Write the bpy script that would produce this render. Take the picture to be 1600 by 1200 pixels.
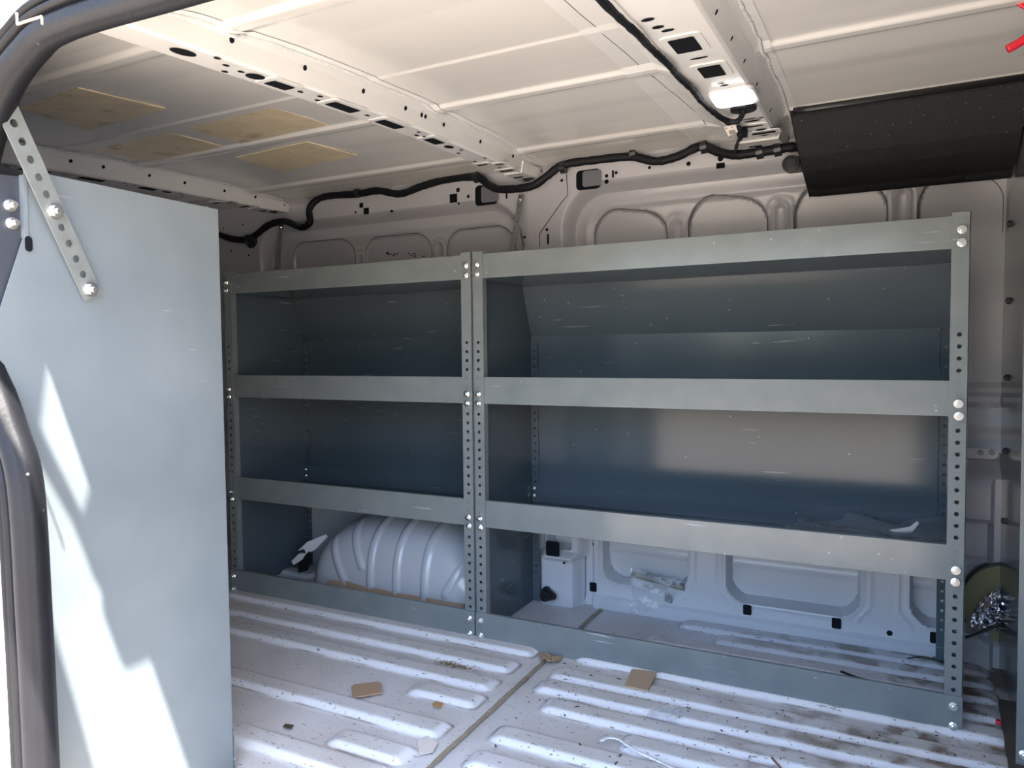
import bpy, math, random
import numpy as np
from mathutils import Vector, Matrix

random.seed(7)
rng = np.random.default_rng(7)
scene = bpy.context.scene
for o in list(bpy.data.objects):
    bpy.data.objects.remove(o)
COL = scene.collection

# ------------------------------------------------------------------ camera
F_PX = 1139.66
YAW, PITCH, ROLL = (math.radians(a) for a in (-26.9575, -2.56335, -0.59111))
CAM = np.array([0.95176, -1.64877, 0.76230])
_f = np.array([math.sin(YAW)*math.cos(PITCH), math.cos(YAW)*math.cos(PITCH), math.sin(PITCH)])
_r0 = np.array([math.cos(YAW), -math.sin(YAW), 0.0])
_u0 = np.cross(_r0, _f)
_c, _s = math.cos(ROLL), math.sin(ROLL)
_r = _c*_r0 + _s*_u0
_u = -_s*_r0 + _c*_u0
cam_data = bpy.data.cameras.new('camera')
cam_data.sensor_fit = 'HORIZONTAL'
cam_data.sensor_width = 36.0
cam_data.lens = F_PX*36.0/1600.0
cam_data.clip_start = 0.02
cam = bpy.data.objects.new('camera', cam_data)
COL.objects.link(cam)
cam.matrix_world = Matrix(((_r[0], _u[0], -_f[0], CAM[0]), (_r[1], _u[1], -_f[1], CAM[1]),
                           (_r[2], _u[2], -_f[2], CAM[2]), (0, 0, 0, 1)))
scene.camera = cam


def at(axis, val, px, py):
    """world point where the sight line of a photo pixel meets the plane axis=val"""
    d = _f + _r*(px-800)/F_PX - _u*(py-600)/F_PX
    t = (val-CAM[axis])/d[axis]
    p = CAM + t*d
    return (float(p[0]), float(p[1]), float(p[2]))


# ------------------------------------------------------------------ sky, sun, exposure
scene.view_settings.view_transform = 'Standard'
scene.view_settings.look = 'None'
scene.view_settings.gamma = 1.0
scene.view_settings.use_curve_mapping = False
scene.view_settings.exposure = 3.0

SUN_DIR = Vector((0.50, -0.303, 1.0)).normalized()      # towards the sun
world = bpy.data.worlds.new('world')
scene.world = world
world.use_nodes = True
wn, wl = world.node_tree.nodes, world.node_tree.links
sky = wn.new('ShaderNodeTexSky')
sky.sky_type = 'NISHITA'
sky.sun_disc = False
sky.sun_elevation = math.asin(SUN_DIR.z)
sky.sun_rotation = math.atan2(SUN_DIR.x, SUN_DIR.y)
sky.air_density = 1.0
sky.dust_density = 1.2
wl.new(sky.outputs[0], wn['Background'].inputs[0])
wn['Background'].inputs[1].default_value = 0.155

sun_data = bpy.data.lights.new('sun', 'SUN')
sun_data.energy = 3.7
sun_data.angle = math.radians(0.53)
sun_data.color = (1.0, 0.94, 0.84)
sun = bpy.data.objects.new('sun', sun_data)
COL.objects.link(sun)
sun.rotation_euler = SUN_DIR.to_track_quat('Z', 'Y').to_euler()
sun.location = SUN_DIR*20


# ------------------------------------------------------------------ materials
def mat(name, color, rough=0.5, metal=0.0, noise=0.0, nscale=8.0, bump=0.0, bscale=200.0, coat=0.0,
        dust=0.0, dust_scale=40.0, scratch=0.0, spec=0.5, dirt=None, dirt_scale=5.0, dirt_lo=0.55, dirt_hi=0.75):
    m = bpy.data.materials.new(name)
    m.use_nodes = True
    n, l = m.node_tree.nodes, m.node_tree.links
    b = n['Principled BSDF']
    b.inputs['Roughness'].default_value = rough
    b.inputs['Metallic'].default_value = metal
    b.inputs['Specular IOR Level'].default_value = spec
    b.inputs['Coat Weight'].default_value = coat
    b.inputs['Coat Roughness'].default_value = 0.08
    geo = n.new('ShaderNodeNewGeometry')
    pos = geo.outputs['Position']
    rgb = n.new('ShaderNodeRGB')
    rgb.outputs[0].default_value = (*color, 1)
    cur = rgb.outputs[0]

    def mix(fac, a, bcol):
        mx = n.new('ShaderNodeMix')
        mx.data_type = 'RGBA'
        l.new(fac, mx.inputs[0])
        l.new(a, mx.inputs[6])
        if isinstance(bcol, tuple):
            mx.inputs[7].default_value = (*bcol, 1)
        else:
            l.new(bcol, mx.inputs[7])
        return mx.outputs[2]

    def ramp(val, lo, hi, v0=0.0, v1=1.0):
        r = n.new('ShaderNodeMapRange')
        r.clamp = True
        r.inputs[1].default_value = lo
        r.inputs[2].default_value = hi
        r.inputs[3].default_value = v0
        r.inputs[4].default_value = v1
        l.new(val, r.inputs[0])
        return r.outputs[0]

    def tex(scale, detail=4.0, vec=pos):
        t = n.new('ShaderNodeTexNoise')
        t.inputs['Scale'].default_value = scale
        t.inputs['Detail'].default_value = detail
        l.new(vec, t.inputs['Vector'])
        return t.outputs[0]
    if noise > 0:
        cur = mix(ramp(tex(nscale), 0.35, 0.7, 0.0, noise), cur, tuple(c*0.55 for c in color))
    if dirt is not None:
        cur = mix(ramp(tex(dirt_scale, 8.0), dirt_lo, dirt_hi, 0.0, 0.9), cur, dirt)
    if dust > 0:
        v = n.new('ShaderNodeTexVoronoi')
        v.inputs['Scale'].default_value = dust_scale
        l.new(pos, v.inputs['Vector'])
        sep = n.new('ShaderNodeSeparateColor')
        l.new(v.outputs['Color'], sep.inputs[0])
        keep = ramp(sep.outputs[0], 0.80, 0.82)
        dot = ramp(v.outputs['Distance'], 0.06, 0.11, 1.0, 0.0)
        mu = n.new('ShaderNodeMath'); mu.operation = 'MULTIPLY'
        l.new(keep, mu.inputs[0]); l.new(dot, mu.inputs[1])
        mu2 = n.new('ShaderNodeMath'); mu2.operation = 'MULTIPLY'
        l.new(mu.outputs[0], mu2.inputs[0]); mu2.inputs[1].default_value = dust
        cur = mix(mu2.outputs[0], cur, (0.62, 0.62, 0.6))
    if scratch > 0:
        mp = n.new('ShaderNodeMapping')
        mp.inputs['Scale'].default_value = (3.0, 3.0, 55.0)
        mp.inputs['Rotation'].default_value = (0.25, 0.3, 0.2)
        l.new(pos, mp.inputs['Vector'])
        s1 = ramp(tex(2.2, 6.0, mp.outputs[0]), 0.66, 0.70)
        s2 = ramp(tex(5.0, 2.0), 0.52, 0.62)
        mu = n.new('ShaderNodeMath'); mu.operation = 'MULTIPLY'
        l.new(s1, mu.inputs[0]); l.new(s2, mu.inputs[1])
        mu2 = n.new('ShaderNodeMath'); mu2.operation = 'MULTIPLY'
        l.new(mu.outputs[0], mu2.inputs[0]); mu2.inputs[1].default_value = scratch
        cur = mix(mu2.outputs[0], cur, (0.55, 0.57, 0.57))
    l.new(cur, b.inputs['Base Color'])
    if bump > 0:
        bp = n.new('ShaderNodeBump')
        bp.inputs['Strength'].default_value = bump
        bp.inputs['Distance'].default_value = 0.002
        l.new(tex(bscale, 3.0), bp.inputs['Height'])
        l.new(bp.outputs[0], b.inputs['Normal'])
    m['_tools'] = 0
    return m, n, l, b, cur, mix, ramp, tex, pos


def simple(*a, **k):
    return mat(*a, **k)[0]


M_SHELF = simple('shelf_grey_paint', (0.082, 0.105, 0.124), 0.13, noise=0.12, nscale=5, bump=0.018, bscale=240,
                 dust=0.35, dust_scale=42, scratch=0.35, spec=0.3)
# same paint with light painted in for rails and posts, plus scuffs
M_RAIL = simple('lit_scuffed_grey_paint', (0.082, 0.105, 0.124), 0.17, bump=0.02, bscale=240, dust=0.45, dust_scale=42, scratch=0.5, spec=0.35,
                dirt=(0.245, 0.262, 0.252), dirt_scale=14, dirt_lo=-0.5, dirt_hi=1.1)  # the dirt mix lightens the whole rail as painted light
M_PANEL = simple('lit_scuffed_end_panel_paint', (0.082, 0.105, 0.124), 0.30, bump=0.02, bscale=240, dust=0.6, dust_scale=60, scratch=0.6,
                 dirt=(0.235, 0.262, 0.280), dirt_scale=5, dirt_lo=-0.35, dirt_hi=1.0)  # same paint with the panel's brighter light mixed into its colour
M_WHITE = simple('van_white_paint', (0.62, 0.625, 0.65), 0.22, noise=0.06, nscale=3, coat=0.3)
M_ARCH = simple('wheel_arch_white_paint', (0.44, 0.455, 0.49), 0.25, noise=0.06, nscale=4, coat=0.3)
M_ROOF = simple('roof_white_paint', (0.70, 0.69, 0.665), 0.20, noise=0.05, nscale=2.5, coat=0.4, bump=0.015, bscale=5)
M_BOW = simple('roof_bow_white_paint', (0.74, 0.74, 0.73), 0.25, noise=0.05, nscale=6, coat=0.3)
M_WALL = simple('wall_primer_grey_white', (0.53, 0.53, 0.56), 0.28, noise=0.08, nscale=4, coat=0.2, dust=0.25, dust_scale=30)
M_HOLE = simple('hole_black', (0.008, 0.009, 0.012), 0.9, spec=0.1)
M_SHADED = simple('shaded_bracket_paint', (0.05, 0.055, 0.07), 0.35, noise=.1)  # dark colour stands in for the shade on the gusset
M_LINE = simple('seam_dark', (0.05, 0.05, 0.055), 0.7)
M_SEALANT = simple('seam_sealant_white', (0.72, 0.72, 0.71), 0.55, bump=0.8, bscale=160, noise=0.35, nscale=120)
M_RUBBER = simple('black_rubber_trim', (0.012, 0.0125, 0.016), 0.5, spec=0.25, noise=0.35, nscale=30, bump=0.2, bscale=150, dust=0.3, dust_scale=45)
M_CABLE = simple('black_cable_tape', (0.007, 0.008, 0.011), 0.55, spec=0.25, bump=0.6, bscale=130)
M_FELT = simple('black_textured_felt', (0.012, 0.012, 0.013), 0.75, spec=0.35, bump=1.0, bscale=260, dust=0.55, dust_scale=120)
M_ZINC = simple('galvanised_steel', (0.215, 0.232, 0.228), 0.42, metal=0.2, noise=0.35, nscale=60)
M_BOLT = simple('bright_zinc_bolt', (0.82, 0.82, 0.80), 0.22, metal=0.9)
M_PAD = simple('olive_damping_pad', (0.76, 0.64, 0.44), 0.25, noise=0.3, nscale=18, bump=0.25, bscale=60, dirt=(0.16, 0.12, 0.06), dirt_scale=12, dirt_lo=0.58, dirt_hi=0.8)
M_CARD = simple('brown_cardboard', (0.36, 0.24, 0.15), 0.85, noise=0.15, nscale=40, bump=0.15, bscale=200)
M_CARD2 = simple('tan_cardboard', (0.42, 0.30, 0.20), 0.85, noise=0.15, nscale=40)
M_PAPER = simple('off_white_paper', (0.68, 0.62, 0.58), 0.8, noise=0.2, nscale=60)
M_WPLASTIC = simple('white_plastic', (0.74, 0.73, 0.76), 0.3)
M_BLACK = simple('black_plastic', (0.012, 0.013, 0.015), 0.35)
M_RED = simple('red_plastic', (0.62, 0.012, 0.035), 0.3)
M_OLIVE = simple('olive_barrier', (0.33, 0.32, 0.17), 0.6, noise=0.3, nscale=12)
M_LEAF = simple('dry_leaf', (0.46, 0.28, 0.11), 0.7, noise=0.4, nscale=90)
M_CRUMB = simple('dark_crumbs', (0.06, 0.042, 0.03), 0.9)
M_BROWN = simple('dirty_brown_board', (0.085, 0.07, 0.055), 0.7, noise=0.6, nscale=25, bump=0.4, bscale=60)
M_STEEL = simple('glossy_grey_bulkhead', (0.13, 0.135, 0.15), 0.16, spec=0.8, noise=0.2, nscale=4)
M_TAPE = simple('faded_tape', (0.50, 0.53, 0.49), 0.5, noise=0.15, nscale=30)
M_GROUND = simple('pale_concrete', (0.56, 0.465, 0.36), 0.9, noise=0.15, nscale=0.6, bump=0.2, bscale=30)
M_HEDGE = simple('dark_hedge_leaves', (0.035, 0.05, 0.03), 0.8, noise=0.5, nscale=2.0)


def floor_material():
    m, n, l, b, cur, mix, ramp, tex, pos = mat('ribbed_floor_white_paint', (0.72, 0.725, 0.76), 0.38, noise=0.08, nscale=6)
    sep = n.new('ShaderNodeSeparateXYZ')
    l.new(pos, sep.inputs[0])

    def math_(op, a, c):
        q = n.new('ShaderNodeMath'); q.operation = op; q.use_clamp = True
        for i, v in enumerate((a, c)):
            if isinstance(v, float):
                q.inputs[i].default_value = v
            else:
                l.new(v, q.inputs[i])
        return q.outputs[0]
    gn = n.new('ShaderNodeNewGeometry')
    sn = n.new('ShaderNodeSeparateXYZ')
    l.new(gn.outputs['Normal'], sn.inputs[0])
    low = ramp(sn.outputs[2], 0.90, 0.985, 0.12, 1.0)              # grime lies on the level parts, the rib flanks stay clean
    film = math_('MULTIPLY', ramp(tex(3.0, 6.0), 0.32, 0.62, 0.35, 0.85), low)
    cur = mix(film, cur, (0.50, 0.47, 0.44))
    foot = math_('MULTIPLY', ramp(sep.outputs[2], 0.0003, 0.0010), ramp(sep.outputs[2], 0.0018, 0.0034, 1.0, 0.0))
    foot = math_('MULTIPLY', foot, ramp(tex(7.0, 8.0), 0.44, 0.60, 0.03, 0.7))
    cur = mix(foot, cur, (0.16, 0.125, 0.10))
    sill = math_('MULTIPLY', ramp(sep.outputs[1], -0.86, -0.78, 1.0, 0.0), ramp(tex(4.0, 7.0), 0.2, 0.6, 0.6, 1.0))
    cur = mix(sill, cur, (0.27, 0.225, 0.175))
    # rusty mud towards the front end of the load floor
    fx = ramp(sep.outputs[0], 0.55, 1.02)
    mud = math_('MULTIPLY', ramp(tex(13.0, 9.0), 0.47, 0.58), math_('MULTIPLY', fx, low))
    cur = mix(mud, cur, (0.17, 0.12, 0.085))
    # scattered specks and streaks
    mp = n.new('ShaderNodeMapping')
    mp.inputs['Scale'].default_value = (1.0, 3.2, 1.0)
    l.new(pos, mp.inputs['Vector'])
    sp = ramp(tex(55.0, 6.0, mp.outputs[0]), 0.640, 0.69, 0.0, 0.8)
    cur = mix(sp, cur, (0.12, 0.085, 0.06))
    sp2 = ramp(tex(130.0, 3.0), 0.675, 0.71, 0.0, 0.75)
    cur = mix(sp2, cur, (0.08, 0.06, 0.05))
    l.new(cur, b.inputs['Base Color'])
    rr = ramp(tex(5.0, 5.0), 0.3, 0.7, 0.28, 0.6)
    l.new(rr, b.inputs['Roughness'])
    return m


M_FLOOR = floor_material()


def clear_plastic(name, tint, rough, alpha):
    m = bpy.data.materials.new(name)
    m.use_nodes = True
    n, l = m.node_tree.nodes, m.node_tree.links
    b = n['Principled BSDF']
    b.inputs['Base Color'].default_value = (*tint, 1)
    b.inputs['Roughness'].default_value = rough
    b.inputs['Alpha'].default_value = alpha
    b.inputs['Specular IOR Level'].default_value = 1.0
    t = n.new('ShaderNodeTexNoise'); t.inputs['Scale'].default_value = 45
    geo = n.new('ShaderNodeNewGeometry'); l.new(geo.outputs['Position'], t.inputs['Vector'])
    bp = n.new('ShaderNodeBump'); bp.inputs['Strength'].default_value = 0.7; bp.inputs['Distance'].default_value = 0.01
    l.new(t.outputs[0], bp.inputs['Height']); l.new(bp.outputs[0], b.inputs['Normal'])
    return m


M_CLEAR = clear_plastic('clear_plastic_film', (0.72, 0.73, 0.75), 0.10, 0.34)
M_DARKFILM = clear_plastic('smoky_clear_film', (0.36, 0.38, 0.40), 0.10, 0.38)


def emis(name, col, s):
    m = bpy.data.materials.new(name)
    m.use_nodes = True
    b = m.node_tree.nodes['Principled BSDF']
    b.inputs['Base Color'].default_value = (*col, 1)
    b.inputs['Emission Color'].default_value = (*col, 1)
    b.inputs['Emission Strength'].default_value = s
    t = m.node_tree.nodes.new('ShaderNodeTexNoise')
    t.inputs['Scale'].default_value = 30
    r = m.node_tree.nodes.new('ShaderNodeMapRange')
    r.inputs[3].default_value = 0.1; r.inputs[4].default_value = 0.3
    m.node_tree.links.new(t.outputs[0], r.inputs[0]); m.node_tree.links.new(r.outputs[0], b.inputs['Roughness'])
    return m


M_LENS = emis('lit_lamp_lens', (1.0, 0.98, 0.97), 0.9)


def foil_material():
    m = simple('crumpled_foil', (0.88, 0.88, 0.92), 0.2, metal=1.0, bump=0.6, bscale=90)
    return m


M_FOIL = foil_material()


# ------------------------------------------------------------------ mesh helpers
class MB:
    def __init__(self):
        self.v, self.f, self.m = [], [], []

    def add(self, vs, fs, mi=0):
        o = len(self.v)
        self.v += [tuple(p) for p in vs]
        self.f += [tuple(i+o for i in f) for f in fs]
        self.m += [mi]*len(fs)

    def box(self, a, b, mi=0):
        (x0, y0, z0), (x1, y1, z1) = a, b
        vs = [(x0, y0, z0), (x1, y0, z0), (x1, y1, z0), (x0, y1, z0), (x0, y0, z1), (x1, y0, z1), (x1, y1, z1), (x0, y1, z1)]
        self.add(vs, [(0, 3, 2, 1), (4, 5, 6, 7), (0, 1, 5, 4), (1, 2, 6, 5), (2, 3, 7, 6), (3, 0, 4, 7)], mi)

    def prism(self, poly, ext, mi=0):
        """closed polygon (3-D points) extruded along vector ext"""
        n = len(poly)
        e = np.array(ext)
        vs = [tuple(p) for p in poly] + [tuple(np.array(p)+e) for p in poly]
        fs = [tuple(range(n)), tuple(range(2*n-1, n-1, -1))] + [(i, n+i, n+(i+1) % n, (i+1) % n) for i in range(n)]
        self.add(vs, fs, mi)

    def disc(self, c, normal, r, n=14, mi=0, sx=1.0, up=(0, 0, 1), h=0.0):
        nv = Vector(normal).normalized()
        t = Vector(up).cross(nv)
        if t.length < 1e-4:
            t = Vector((1, 0, 0)).cross(nv)
        t.normalize()
        w = nv.cross(t)
        c = Vector(c)
        ring = [c + t*(r*sx*math.cos(2*math.pi*k/n)) + w*(r*math.sin(2*math.pi*k/n)) for k in range(n)]
        if h == 0:
            self.add(ring, [tuple(range(n))], mi)
        else:
            top = [p + nv*h for p in ring]
            self.add(ring+top, [tuple(range(n, 2*n))] + [(k, (k+1) % n, n+(k+1) % n, n+k) for k in range(n)], mi)

    def rect(self, c, normal, sx, sz, up=(0, 0, 1), h=0.0, mi=0, cut=0.0):
        nv = Vector(normal).normalized()
        t = Vector(up).cross(nv); t.normalize()
        w = nv.cross(t)
        c = Vector(c)
        if cut > 0:
            pts = []
            for qx, qz, a0 in ((1, 1, 0), (-1, 1, 90), (-1, -1, 180), (1, -1, 270)):
                for k in range(5):
                    a = math.radians(a0+k*22.5)
                    pts.append((qx*(sx/2-cut)+cut*math.cos(a), qz*(sz/2-cut)+cut*math.sin(a)))
        else:
            pts = [(sx/2, sz/2), (-sx/2, sz/2), (-sx/2, -sz/2), (sx/2, -sz/2)]
        ring = [c + t*a + w*b for a, b in pts]
        n = len(ring)
        if h == 0:
            self.add(ring, [tuple(range(n))], mi)
        else:
            top = [p+nv*h for p in ring]
            self.add(ring+top, [tuple(range(n, 2*n)), tuple(range(n-1, -1, -1))] + [(k, (k+1) % n, n+(k+1) % n, n+k) for k in range(n)], mi)

    def tube(self, pts, r, n=10, mi=0, cap=True, wob=0.0, smooth=True, flat=1.0):
        P = catmull(pts) if smooth else [Vector(p) for p in pts]
        k = len(P)
        prev = None
        base = len(self.v)
        for i, p in enumerate(P):
            d = (P[min(i+1, k-1)] - P[max(i-1, 0)]).normalized()
            if prev is None:
                t = d.cross(Vector((0, 0, 1)))
                if t.length < 1e-3:
                    t = d.cross(Vector((1, 0, 0)))
            else:
                t = prev - d*prev.dot(d)
            t.normalize(); prev = t
            w = d.cross(t)
            rr = r*(1+wob*random.uniform(-1, 1))
            for j in range(n):
                a = 2*math.pi*j/n
                self.v.append(tuple(p + t*(rr*math.cos(a)) + w*(rr*flat*math.sin(a))))
        for i in range(k-1):
            for j in range(n):
                a, b = base+i*n+j, base+i*n+(j+1) % n
                self.f.append((a, b, b+n, a+n)); self.m.append(mi)
        if cap:
            self.f.append(tuple(base+n-1-j for j in range(n))); self.m.append(mi)
            self.f.append(tuple(base+(k-1)*n+j for j in range(n))); self.m.append(mi)

    def perf(self, origin, ux, w, z0, z1, holes, r, mi=0):
        """flat strip in the plane (ux, Z) from z0 to z1 with round holes down its middle"""
        o = Vector(origin); ux = Vector(ux)

        def P(a, z):
            return o + ux*a + Vector((0, 0, z))
        hs = sorted(holes)
        s = min([hs[i+1]-hs[i] for i in range(len(hs)-1)] + [0.03])
        z = z0
        for h in hs:
            if h-s/2 > z+1e-5:
                self.add([P(0, z), P(w, z), P(w, h-s/2), P(0, h-s/2)], [(0, 1, 2, 3)], mi)
            hw, hh = w/2, s/2
            ca = math.atan2(hh, hw)
            ang = sorted(set([round(2*math.pi*k/14, 5) for k in range(14)] + [round(q % (2*math.pi), 5) for q in (ca, math.pi-ca, math.pi+ca, -ca)]))
            inner, outer = [], []
            for a in ang:
                c, sn = math.cos(a), math.sin(a)
                inner.append(P(hw+r*c, h+r*sn))
                k = min(hw/abs(c) if abs(c) > 1e-6 else 1e9, hh/abs(sn) if abs(sn) > 1e-6 else 1e9)
                outer.append(P(hw+k*c, h+k*sn))
            n = len(ang)
            self.add(inner+outer, [(k, n+k, n+(k+1) % n, (k+1) % n) for k in range(n)], mi)
            z = h+s/2
        if z1 > z:
            self.add([P(0, z), P(w, z), P(w, z1), P(0, z1)], [(0, 1, 2, 3)], mi)

    def build(self, name, mats, parent=None, smooth=False, solid=0.0, bevel=0.0, offset=0.0):
        me = bpy.data.meshes.new(name)
        assert max(max(f) for f in self.f) < len(self.v), name
        me.from_pydata(self.v, [], self.f)
        mats = mats if isinstance(mats, (list, tuple)) else [mats]
        for m in mats:
            me.materials.append(m)
        me.polygons.foreach_set('material_index', self.m)
        if smooth:
            me.polygons.foreach_set('use_smooth', [True]*len(self.f))
        me.update()
        o = bpy.data.objects.new(name, me)
        COL.objects.link(o)
        if parent is not None:
            o.parent = parent
            o.matrix_parent_inverse = Matrix.Translation(-Vector(parent.location))
        if solid:
            md = o.modifiers.new('solid', 'SOLIDIFY'); md.thickness = solid; md.offset = offset
        if bevel:
            md = o.modifiers.new('bevel', 'BEVEL'); md.width = bevel; md.segments = 2; md.limit_method = 'ANGLE'
        return o


def catmull(pts, k=8):
    P = [Vector(p) for p in pts]
    if len(P) < 3:
        return P
    Q = [P[0]*2-P[1]] + P + [P[-1]*2-P[-2]]
    out = []
    for i in range(1, len(Q)-2):
        a, b, c, d = Q[i-1:i+3]
        for j in range(k):
            t = j/k
            out.append(0.5*((2*b)+(c-a)*t+(2*a-5*b+4*c-d)*t*t+(3*b-a-3*c+d)*t*t*t))
    out.append(P[-1])
    return out


def grid(name, X, Y, fn, mats, smooth=True, matfn=None, flip=False):
    """surface over parameters X, Y ; fn(XX, YY) -> (x, y, z) arrays"""
    XX, YY = np.meshgrid(X, Y, indexing='ij')
    x, y, z = fn(XX, YY)
    co = np.stack([x, y, z], -1).reshape(-1, 3).astype(np.float32)
    nx, ny = len(X), len(Y)
    i, j = np.meshgrid(np.arange(nx-1), np.arange(ny-1), indexing='ij')
    a = (i*ny+j).ravel()
    q = np.stack([a, a+ny, a+ny+1, a+1], -1)
    if flip:
        q = q[:, ::-1]
    me = bpy.data.meshes.new(name)
    me.vertices.add(len(co)); me.vertices.foreach_set('co', co.ravel())
    me.loops.add(q.size); me.loops.foreach_set('vertex_index', q.ravel().astype(np.int32))
    me.polygons.add(len(q)); me.polygons.foreach_set('loop_start', (np.arange(len(q))*4).astype(np.int32))
    me.polygons.foreach_set('loop_total', np.full(len(q), 4, np.int32))
    me.polygons.foreach_set('use_smooth', np.full(len(q), smooth))
    for m in (mats if isinstance(mats, (list, tuple)) else [mats]):
        me.materials.append(m)
    me.update(calc_edges=True)
    o = bpy.data.objects.new(name, me)
    COL.objects.link(o)
    return o


def join_into(o, mb, mats):
    """append the faces of mb (own material slots) to the mesh of o"""
    me = o.data
    base = len(me.materials)
    for m in mats:
        me.materials.append(m)
    import bmesh
    bm = bmesh.new(); bm.from_mesh(me)
    vs = [bm.verts.new(p) for p in mb.v]
    for f, mi in zip(mb.f, mb.m):
        fc = bm.faces.new([vs[k] for k in f]); fc.material_index = base+mi
    bm.to_mesh(me); bm.free()
    return o


def tag(o, label, cat, group=None, kind=None):
    o['label'] = label; o['category'] = cat
    if group:
        o['group'] = group
    if kind:
        o['kind'] = kind
    return o


def structure(o, label=None):
    o['kind'] = 'structure'
    if label:
        o['label'] = label
    return o


def thing(name, loc, label, cat, group=None):
    e = bpy.data.objects.new(name, None)
    e.empty_display_size = 0.05
    COL.objects.link(e)
    e.location = loc
    return tag(e, label, cat, group)


def sstep(x, a, b):
    t = np.clip((x-a)/(b-a), 0, 1)
    return t*t*(3-2*t)


def rbox(x, z, x0, x1, z0, z1, r):
    cx, cz, hx, hz = (x0+x1)/2, (z0+z1)/2, (x1-x0)/2, (z1-z0)/2
    qx, qz = np.abs(x-cx)-hx+r, np.abs(z-cz)-hz+r
    return np.minimum(np.maximum(qx, qz), 0) + np.hypot(np.maximum(qx, 0), np.maximum(qz, 0)) - r


def lin(*spans):
    out = []
    for a, b, s in spans:
        n = max(1, int(round((b-a)/s)))
        out += [a+(b-a)*k/n for k in range(n)]
    out.append(spans[-1][1])
    return np.array(out)


# ================================================================== FLOOR
XREAR, XBULK = -1.75, 1.205
YNEAR, YWALL = -1.10, 0.38
SEAM_X = 0.218
# (near edge of the near slope, x start, x end)
RIBS = [(-0.055, -1.7, 0.195), (-0.160, -1.7, 0.185), (-0.262, -1.7, 0.185), (-0.345, 0.00, 0.195), (-0.482, -1.7, 0.19),
        (-0.590, -0.02, 0.18), (-0.665, -1.7, 0.18), (-0.80, -1.7, 0.18), (-0.95, -1.7, 0.18),
        (0.06, -1.7, -0.75), (0.20, -1.7, -0.75),
        (-0.028, 0.275, 1.19), (-0.140, 0.255, 1.19), (-0.212, 0.25, 1.19), (-0.290, 0.30, 1.19), (-0.362, 0.50, 1.19),
        (-0.440, 0.26, 1.19), (-0.54, 0.26, 1.19), (-0.66, 0.26, 1.19), (-0.80, 0.26, 1.19), (-0.95, 0.26, 1.19),
        (0.060, 0.40, 1.19), (0.150, 0.40, 1.19), (0.225, 0.56, 1.19), (0.295, 0.45, 1.19)]


def floor_h(x, y):
    h = np.zeros_like(x)
    for y0, xa, xb in RIBS:
        t = y-y0
        p = sstep(t, 0.0, 0.024)*(1-sstep(t, 0.060, 0.080))
        e = sstep(x, xa, xa+0.035)*(1-sstep(x, xb-0.035, xb))
        h = np.maximum(h, 0.0115*p*e)
    # shallow gutter either side of the cross seam
    h = h - 0.004*np.exp(-((x-SEAM_X)/0.011)**2)
    return h


fx = lin((XREAR, -0.95, 0.03), (-0.95, XBULK, 0.006))
fy = lin((YNEAR-0.02, -0.75, 0.02), (-0.75, YWALL+0.06, 0.004))
floor = grid('floor', fx, fy, lambda a, b: (a, b, floor_h(a, b)), M_FLOOR)
structure(floor, 'white painted ribbed steel load floor with dirt in the grooves')
mb = MB()
ys = np.linspace(YNEAR, YWALL-0.01, 60)
for side, wdt, zz in ((0.0, 0.0055, 0.0012),):
    L = [(SEAM_X-wdt+random.uniform(-.0015, .0015), y, zz) for y in ys]
    Rr = [(SEAM_X+wdt+random.uniform(-.0015, .0015), y, zz) for y in ys]
    mb.add(L+Rr, [(k, 60+k, 61+k, k+1) for k in range(59)])
seam = mb.build('trim_1', simple('seam_tan_sealer', (0.34, 0.28, 0.20), 0.8, noise=0.7, nscale=25))
structure(seam, 'tan sealant line of the cross seam in the load floor')


# ================================================================== FAR WALL
def wall_profile(z):
    return YWALL - 0.018*sstep(z, 0.70, 1.0) - 0.035*sstep(z, 1.05, 1.32)


UP = [(-0.995, -0.705), (-0.660, -0.385), (-0.325, -0.075)]                    # cutouts behind the left rack
UP2 = [(0.185, 0.405), (0.465, 0.675), (0.742, 0.958), (1.025, 1.24)]         # behind the right rack


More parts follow.
